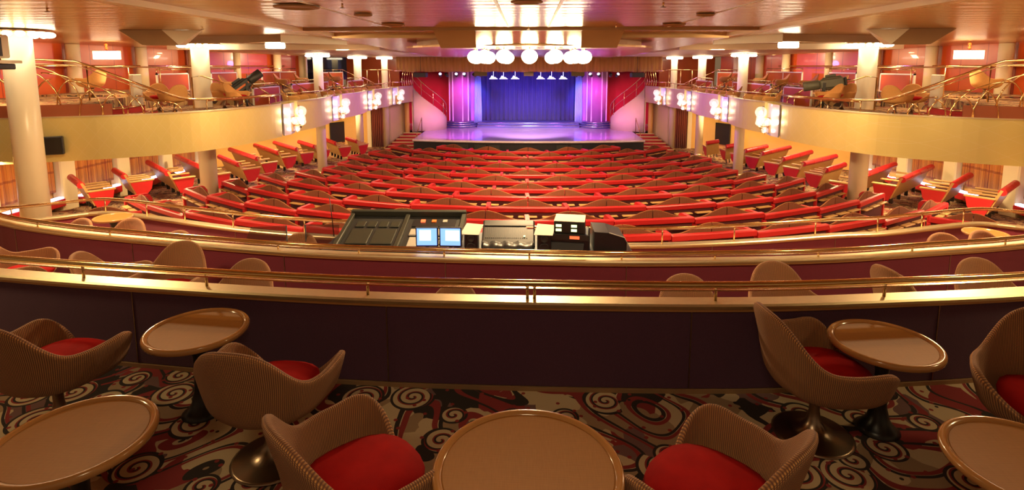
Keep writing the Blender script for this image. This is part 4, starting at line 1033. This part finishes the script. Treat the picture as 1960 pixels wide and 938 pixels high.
# fluted pillars on round steps
for s, w in ((-1, 'left'), (1, 'right')):
    t = thing('stage_pillar', 'fluted purple-lit pillar with chrome strips on round steps, %s of the curtain' % w, 'pillar', (s * 4.75, 38.9, 0))
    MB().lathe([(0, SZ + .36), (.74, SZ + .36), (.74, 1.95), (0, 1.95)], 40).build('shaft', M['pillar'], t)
    for a in (200, 235, 290, 325):
        c, s_ = math.cos(math.radians(a)), math.sin(math.radians(a)); MB().box(.75 * c - .035, .75 * c + .035, .75 * s_ - .03, .75 * s_ + .03, SZ + .4, 1.92).build('chrome_strip', M['chromeshine'], t)
    for k, r in enumerate((1.35, 1.15, .95)):
        MB().lathe([(0, SZ + .12 * k), (r, SZ + .12 * k), (r, SZ + .12 * k + .12), (0, SZ + .12 * k + .12)], 48).build('round_step', M['bluestep'], t)
        MB().lathe([(r, SZ + .12 * k + .07), (r + .02, SZ + .12 * k + .07), (r + .02, SZ + .12 * k + .12), (r, SZ + .12 * k + .12)], 48).build('step_edge', M['chrome'], t)
# valance
mb = MB(); n = 420; P = [(x, 33.9) for x in (0,)]
rows = []
for z in (1.98, 2.35, 2.92):
    rows.append([(lerp(-8.0, 8.0, k / n), 33.9 + .035 * math.sin(k * 1.05) + .03 * math.sin(k * .43) - (.02 if z < 2 else 0), z + (.02 * math.sin(k * .21) if z < 2 else 0)) for k in range(n + 1)])
o = mb.grid(rows, False, True, False).build('valance', M['valance'], None, solid=.02); tag(o, 'gathered gold-brown valance hanging across the top of the stage opening', 'curtain')
# centre hanging pieces and stage lamps
for k, (x, wd) in enumerate(((-2.9, .8), (3.0, .8), (.02, .6))):
    o = MB().box(x - wd / 2, x + wd / 2, 34.1, 34.2, 1.72, 2.88, None, .02).build('masking_flap', M['olivecloth']); tag(o, 'plain square masking flap hanging below the valance, %s one' % ('left', 'right', 'centre')[k], 'curtain')
def stagelamp(x, z, lab, em):
    t = thing('stage_lamp', lab, 'spotlight', (x, 34.3, z), random.uniform(-.5, .5), 'stage lamps under the valance')
    MB().cyl((0, 0, .33), (0, 0, .1), .02, 6).build('clamp', M['black'], t)
    MB().lathe([(0, -.12), (.09, -.12), (.10, .12), (0, .12)], 14, M=Matrix.Rotation(math.radians(60), 4, 'X')).build('can', M['olive'], t)
    MB().lathe([(0, 0), (.085, 0), (0, .01)], 14, (0, 0, 0), M=Matrix.Rotation(math.radians(60), 4, 'X') @ Matrix.Translation((0, 0, .125)) if 0 else Matrix.Translation((0, -.13, .07)) @ Matrix.Rotation(math.radians(60), 4, 'X')).build('lens', M[em], t)
t = thing('lighting_bar', 'dark horizontal lighting bar hidden behind the valance carrying the stage lamps', 'bar')
MB().cyl((-7.8, 34.3, 2.13), (7.8, 34.3, 2.13), .03, 8).build('pipe', M['black'], t)
for x in (-7, -3.5, 0, 3.5, 7): MB().cyl((x, 34.3, 2.13), (x, 34.3, 3.0), .015, 6).build('hanger', M['black'], t)
xs = [-6.9, -6.4, -5.4, -5.0, -4.4, -3.9, -3.3, -2.9, 2.9, 3.3, 3.8, 4.3, 5.0, 5.4, 6.3, 6.9]
for k, x in enumerate(xs): stagelamp(x, 1.78, 'small stage lamp under the valance, %s from the left' % ORD[k], 'stageglow' if k % 3 else 'black')
for k, x in enumerate((-2.25, -1.6, -.85, .8, 1.5, 2.25)):
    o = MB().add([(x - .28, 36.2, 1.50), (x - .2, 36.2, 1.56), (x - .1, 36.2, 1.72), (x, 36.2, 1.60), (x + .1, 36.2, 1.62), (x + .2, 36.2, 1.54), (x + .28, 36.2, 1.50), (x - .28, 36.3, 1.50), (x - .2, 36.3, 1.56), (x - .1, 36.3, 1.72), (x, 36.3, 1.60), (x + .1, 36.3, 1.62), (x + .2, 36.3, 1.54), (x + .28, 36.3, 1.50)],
                 [tuple(range(7)), tuple(range(13, 6, -1))] + [(i, (i + 1) % 7, 7 + (i + 1) % 7, 7 + i) for i in range(7)]).cyl((x, 36.25, 1.6), (x, 36.25, 3.0), .008, 5).build('scenery_cutout', M['stageglow'])  # no lamp: the light on the scenery is put in as its own glow
    tag(o, 'pale jagged glowing scenery piece high above the curtain, %s from the left' % ORD[k], 'scenery', 'glowing scenery pieces')
# speakers under the valance ends
for s, w in ((-1, 'left'), (1, 'right')):
    t = thing('hanging_speaker', 'grey-green loudspeaker hung at the %s end of the valance' % w, 'speaker', (s * 6.0 + s * .45, 33.5, 1.8), s * .2)
    MB().box(-.4, .4, -.18, .18, -.14, .14, None, .03).build('cabinet', M['olive'], t); MB().box(-.36, .36, -.2, -.18, -.11, .11).build('grille', M['grey'], t)
    MB().cyl((0, 0, .14), (0, 0, 1.1), .015, 6).build('hanger', M['black'], t)

# curved stair skirts with stairs and rails from balcony to stage
for s, w in ((-1, 'left'), (1, 'right')):
    t = thing('stage_staircase', 'curved stair with pale skirt wall dropping from the %s balcony to the stage' % w, 'staircase')
    base = [(-7.25, 35.3), (-7.4, 35.9), (-7.3, 36.5), (-6.9, 37.0), (-6.4, 37.3), (-5.9, 37.45), (-5.45, 37.5)]
    bp = smooth_path([(x, y, 0) for x, y in [(-7.3, 35.25), (-6.95, 35.6), (-6.4, 35.95), (-5.85, 36.4), (-5.5, 36.95), (-5.5, 37.45)]], 5)
    rows = []; n = len(bp)
    for i, p in enumerate(bp):
        u = i / (n - 1); zt = lerp(1.08, SZ + .42, u ** .92)
        rows.append([(s * abs(p.x), p.y, SZ if u > .0 else SZ), (s * abs(p.x), p.y, zt), (s * (abs(p.x) + .1), p.y + .06, zt), (s * (abs(p.x) + .1), p.y + .06, SZ)])
    MB().grid(rows, True, True, False).build('skirt_wall', M['cream'], t, label='pale curved skirt wall')
    N = 14
    for k in range(N):
        i0 = int((n - 1) * k / N); i1 = int((n - 1) * (k + 1) / N); p, q = bp[i0], bp[min(i1 + 1, n - 1)]; z = lerp(.93, SZ + .18, (k + .5) / N)
        MB().add([(s * a, b, c) for c in (z - .3, z) for a, b in ((abs(p.x) + .1, p.y), (abs(q.x) + .1, q.y), (abs(q.x) + .95, q.y + .9), (abs(p.x) + .95, p.y + .9))],
                 [(3, 2, 1, 0), (4, 5, 6, 7), (0, 1, 5, 4), (1, 2, 6, 5), (2, 3, 7, 6), (3, 0, 4, 7)]).build('tread', M['redcarpet'], t)
    rl = [Vector((s * abs(p.x), p.y, lerp(2.05, SZ + 1.25, (i / (n - 1)) ** .92))) for i, p in enumerate(bp)]
    MB().tube(rl, .03, 8).build('handrail', M['brass'], t); MB().tube([p - Vector((0, 0, .45)) for p in rl], .016, 6).build('lower_rail', M['brass_post'], t)
    for i in range(0, n, 6): MB().cyl((rl[i].x, rl[i].y, rl[i].z - .95), tuple(rl[i]), .02, 6).build('baluster', M['brass_post'], t)
    # side column by the stair and far balcony end cap
    o = MB().lathe([(0, SZ - 1), (.15, SZ - 1), (.15, .2), (0, .2)], 20, (s * 7.72, 35.3, 0)).build('slim_column', M['yellow']); tag(o, 'slim mustard column under the stage end of the %s balcony' % w, 'column')
    # auditorium steps up to the stage
    t = thing('audience_steps', 'red carpeted steps with gold edges rising to the stage on the %s' % w, 'steps')
    for k in range(6):
        z = lerp(-2.8, SZ, (k + 1) / 6); y0 = 33.4 + k * .3
        MB().box(*sorted((s * 6.75, s * (8.75 - .17 * k))), y0, 34.98, z - .16, z).build('step', M['redcarpet'], t)
        MB().box(*sorted((s * 6.75, s * (8.75 - .17 * k))), y0 - .015, y0 + .02, z - .05, z + .006).build('nosing', M['capmetal'], t)
    t = thing('step_handrail', 'short brass handrail beside the steps to the %s of the stage' % w, 'railing')
    MB().tube([(s * 6.72, 33.3, -2.7), (s * 6.72, 33.3, -1.75), (s * 6.72, 34.9, -.9), (s * 6.72, 34.9, SZ)], .025, 8).build('rail', M['brass'], t)
    # gold fan ornaments at the balcony end
    t = thing('fan_railing', 'gold curved tracery railing at the stage end of the %s balcony' % w, 'railing')
    for k in range(5):
        y = 33.9 + k * .28; X = abs(fx(y)) + .02
        MB().tube([(s * (X), y, 1.1), (s * (X + .02), y - .15, 1.45), (s * X, y + .05, 1.80), (s * X, y + .22, 2.0)], .03, 6).build('fin', M['brass'], t)
    MB().tube([(s * 7.9, 33.0, 2.05), (s * 7.5, 34.4, 2.07), (s * 7.22, 35.3, 2.05)], .028, 8).build('top_rail', M['brass'], t)
    o = thing('gallery_railing', 'tall thin gold railing round the stage end of the %s balcony' % w, 'railing')
    MB().tube([(s * 10.2, 33.0, 2.1), (s * 8.0, 32.6, 2.1), (s * 7.9, 33.0, 2.08)], .025, 8).build('rail', M['brass'], o)
    for x in (10.2, 9.5, 8.8, 8.1): MB().cyl((s * x, 33.0 - (10.2 - x) * .18, .62), (s * x, 33.0 - (10.2 - x) * .18, 2.1), .02, 6).build('post', M['brass_post'], o)

# ------------------------------------------------------------ technical desk on tier three
DZ = Z3
def desk_part(): pass
t = thing('equipment_table', 'long dark equipment counter carrying the lighting and sound gear behind the middle rail', 'table', (0, 0, 0))
MB().box(-2.62, 1.32, 6.55, 7.55, DZ + .80, DZ + .85, None, .01).build('counter', M['black'], t)
for x in (-2.5, -.6, 1.2): MB().box(x - .04, x + .04, 6.6, 7.5, DZ, DZ + .80).build('leg', M['black'], t)
DT = DZ + .85
R = Matrix.Translation((-1.65, 7.08, DT + .13)) @ Matrix.Rotation(math.radians(14), 4, 'X')
t = thing('lighting_console', 'large dark tilted lighting console with square touch pads left of the two screens', 'console')
MB().box(-.80, .80, -.42, .48, -.08, 0, R, .02).build('body', M['grey'], t)
MB().box(-.80, -.74, -.42, .48, 0, .06, R, .01).box(-.03, .03, -.42, .48, 0, .05, R, .01).box(.74, .80, -.42, .48, 0, .06, R, .01).box(-.80, .80, .42, .48, 0, .09, R, .01).build('frame_rib', M['olive'], t)
for k in range(4): MB().box(-.66 + k * .155, -.54 + k * .155, .12, .26, .003, .02, R, .006).build('small_pad', M['olive'], t)
for k in range(2): MB().box(-.68 + k * .32, -.40 + k * .32, -.30, .06, .003, .02, R, .008).build('touch_pad', M['olive'], t)
MB().box(.10, .68, -.10, .06, .003, .03, R, .02).build('paper_strip', M['ltgrey'], t); MB().box(.12, .64, -.36, -.13, .003, .02, R, .01).build('key_field', M['ltgrey'], t); MB().box(.24, .33, -.36, -.11, .02, .026, R).build('white_label', M['paper'], t)
mb = MB()
for k in range(8):
    for j in range(3): mb.box(.38 + k * .03, .40 + k * .03, -.33 + j * .06, -.30 + j * .06, .02, .028, R)
mb.build('key_rows', M['black'], t)
MB().box(.1, .68, .14, .34, .003, .015, R).build('dark_panel', M['black'], t)
for k, c in enumerate(('redled', 'orange', 'ltgrey')): MB().box(.2 + k * .15, .26 + k * .15, .24, .30, .015, .03, R).build('button_lamp', M[c], t)
MB().cyl((-.98 + -1.78 + .12, 7.3, DT), (-1.78 - .90, 7.3, DT + .55), .006, 6).build('antenna', M['black'], t)
# monitors
for k, (x, lab) in enumerate(((-1.235, 'left of two lit blue computer monitors on the technical desk'), (-.945, 'right of two lit blue computer monitors on the technical desk'))):
    t = thing('monitor', lab, 'screen', (x, 6.60, DT), math.radians(2 - k * 3))
    hs = MB().box(-.137, .137, -.012, .03, .105, .35, None, .006).build('housing', M['black'], t)
    sc_ = MB().box(-.122, .122, -.016, -.0125, .125, .338).build('screen', M['screen'], hs)
    MB().box(-.09 + .03 * k, .05 + .06 * k, -.019, -.0165, .185, .315).build('screen_window', M['screenwhite'], t)
    MB().box(-.08, .08, -.06, .08, 0, .012, None, .004).box(-.02, .02, 0, .03, .01, .12).build('foot', M['black'], t)
# speakers with paper
for k, (x, lab) in enumerate(((-.70, 'small black two-cone desk speaker with white paper on top, next to the monitors'), (.205, 'small black two-cone desk speaker with white paper on top, left of the rack'))):
    t = thing('desk_speaker', lab, 'speaker', (x, 6.75, DT))
    MB().box(-.085, .085, -.09, .10, 0, .245, None, .01).build('cabinet', M['black'], t)
    for z, r in ((.19, .045), (.08, .06)): MB().lathe([(0, -.0), (r, -.0), (r, .012), (r * .8, .012), (r * .5, .002), (0, .004)], 20, M=Matrix.Translation((0, -.092, z)) @ Matrix.Rotation(PI / 2, 4, 'X')).build('cone', M['grey'], t)
    o = MB().add([(x - .13, 6.64, DT + .248), (x + .10, 6.62, DT + .248), (x + .14, 6.86, DT + .31), (x - .08, 6.92, DT + .31), (x - .13, 6.64, DT + .252), (x + .10, 6.62, DT + .252), (x + .14, 6.86, DT + .314), (x - .08, 6.92, DT + .314)],
                 [(0, 1, 2, 3), (7, 6, 5, 4), (0, 4, 5, 1), (1, 5, 6, 2), (2, 6, 7, 3), (3, 7, 4, 0)]).build('paper_sheet', M['paper'])
    tag(o, 'white paper sheet lying on the %s desk speaker' % ('left', 'right')[k], 'paper')
# mixer
t = thing('sound_mixer', 'wide black sound mixer with rows of faders between the two desk speakers', 'mixer')
R = Matrix.Translation((-.25, 7.05, DT + .14)) @ Matrix.Rotation(math.radians(30), 4, 'X') @ Matrix.Scale(1.15, 4, (1, 0, 0))
MB().box(-.30, .30, -.22, .26, -.06, 0, R, .02).build('body', M['black'], t)
for k in range(22): MB().box(-.26 + k * .022, -.252 + k * .022, -.08, .10, .001, .008, R).build('fader_slot', M['grey'], t)
MB().box(-.28, .28, .13, .16, .001, .012, R).build('meter_bar', M['grey'], t); MB().box(.20, .28, .10, .12, .001, .012, R).build('red_display', M['redled'], t)
MB().box(.17, .19, -.06, -.045, .003, .015, R).build('green_key', M['greenled'], t)
t = MB().grid([[(lerp(-.58, .08, k / 20), 6.72 + .10 * j + .01 * math.sin(k), DT + .03 + .05 * math.sin(j * 1.1) + .012 * math.sin(k * 1.3 + j)) for k in range(21)] for j in range(3)], False, True, False).build('cloth_cover', M['seatdark'] if 0 else M['black'], None, solid=.008); tag(t, 'crumpled black cloth cover in front of the sound mixer', 'cloth')
# rack with amplifier boxes
t = thing('equipment_rack', 'tilted black equipment rack at the right end of the technical desk', 'rack', (.48, 6.85, DT), math.radians(-8))
MB().box(-.24, .30, -.14, .25, 0, .24, None, .02).build('cabinet', M['black'], t)
MB().box(-.24, .30, -.155, -.14, .17, .24).build('front_unit', M['grey'], t); MB().box(.06, .18, -.162, -.155, .19, .225).build('red_display', M['redled'], t)
MB().add([(-.2, -.16, .14), (.24, -.16, .14), (.22, -.22, .02), (-.22, -.22, .02), (-.2, -.145, .14), (.24, -.145, .14), (.22, -.14, .02), (-.22, -.14, .02)], [(0, 1, 2, 3), (7, 6, 5, 4), (0, 4, 5, 1), (1, 5, 6, 2), (2, 6, 7, 3), (3, 7, 4, 0)]).build('sloping_lid', M['black'], t)
t = thing('receiver_box', 'pale-topped black receiver box with green lamps stacked on the equipment rack', 'receiver', (.52, 6.85, DT + .24), math.radians(-8))
MB().box(-.18, .20, -.12, .22, 0, .15, None, .008).build('case', M['black'], t); MB().box(-.18, .20, -.118, .22, .151, .158).build('top_sheet', M['paper'], t)
for x in (-.12, .07):
    for z in (.03, .085): MB().box(x - .035, x + .035, -.127, -.121, z, z + .032).build('green_lamp', M['greenled'], t)
t = thing('equipment_cover', 'low black curved case at the far right of the technical desk', 'case', (1.03, 6.95, DT))
MB().add([(x, y, z) for y in (-.2, .25) for x, z in ((-.2, 0), (.20, 0), (.205, .13), (.17, .19), (-.02, .25), (-.2, .26))], [(0, 1, 2, 3, 4, 5), (11, 10, 9, 8, 7, 6)] + [(i, (i + 1) % 6, 6 + (i + 1) % 6, 6 + i) for i in range(6)]).build('shell', M['black'], t)
MB().tube([(.20, -.21, 0), (.205, -.21, .13), (.17, -.21, .195), (-.02, -.21, .253)], .006, 6).build('edge_bead', M['ltgrey'], t)
# smoked acrylic panels left of the console
t = thing('acrylic_cover', 'smoked acrylic hinged cover standing left of the round chair back, behind the middle rail', 'cover', (-3.60, 7.36, DZ))
MB().add([(-.42, 0, .1), (.28, 0, .1), (.28, 0, .98), (-.24, .05, .94), (-.42, 0, .5), (-.42, .01, .1), (.28, .01, .1), (.28, .01, .98), (-.24, .06, .94), (-.42, .01, .5)], [(0, 1, 2, 3, 4), (9, 8, 7, 6, 5)] + [(i, (i + 1) % 5, 5 + (i + 1) % 5, 5 + i) for i in range(5)]).build('sheet', M['smoked'], t)
MB().box(-.12, .10, -.012, -.004, .55, .57).build('handle', M['capmetal'], t); MB().cyl((-.42, 0, 0), (-.42, 0, .5), .01, 6).build('support', M['black'], t); MB().cyl((.28, 0, 0), (.28, 0, .98), .01, 6).build('support', M['black'], t)
t = thing('acrylic_screen', 'smoked acrylic screen standing between the round chair back and the lighting console', 'screen', (-2.83, 7.42, DZ))
MB().box(-.25, .22, 0, .01, .05, .98).build('sheet', M['smoked'], t); MB().cyl((-.25, 0, 0), (-.25, 0, .98), .01, 6).build('support', M['black'], t)
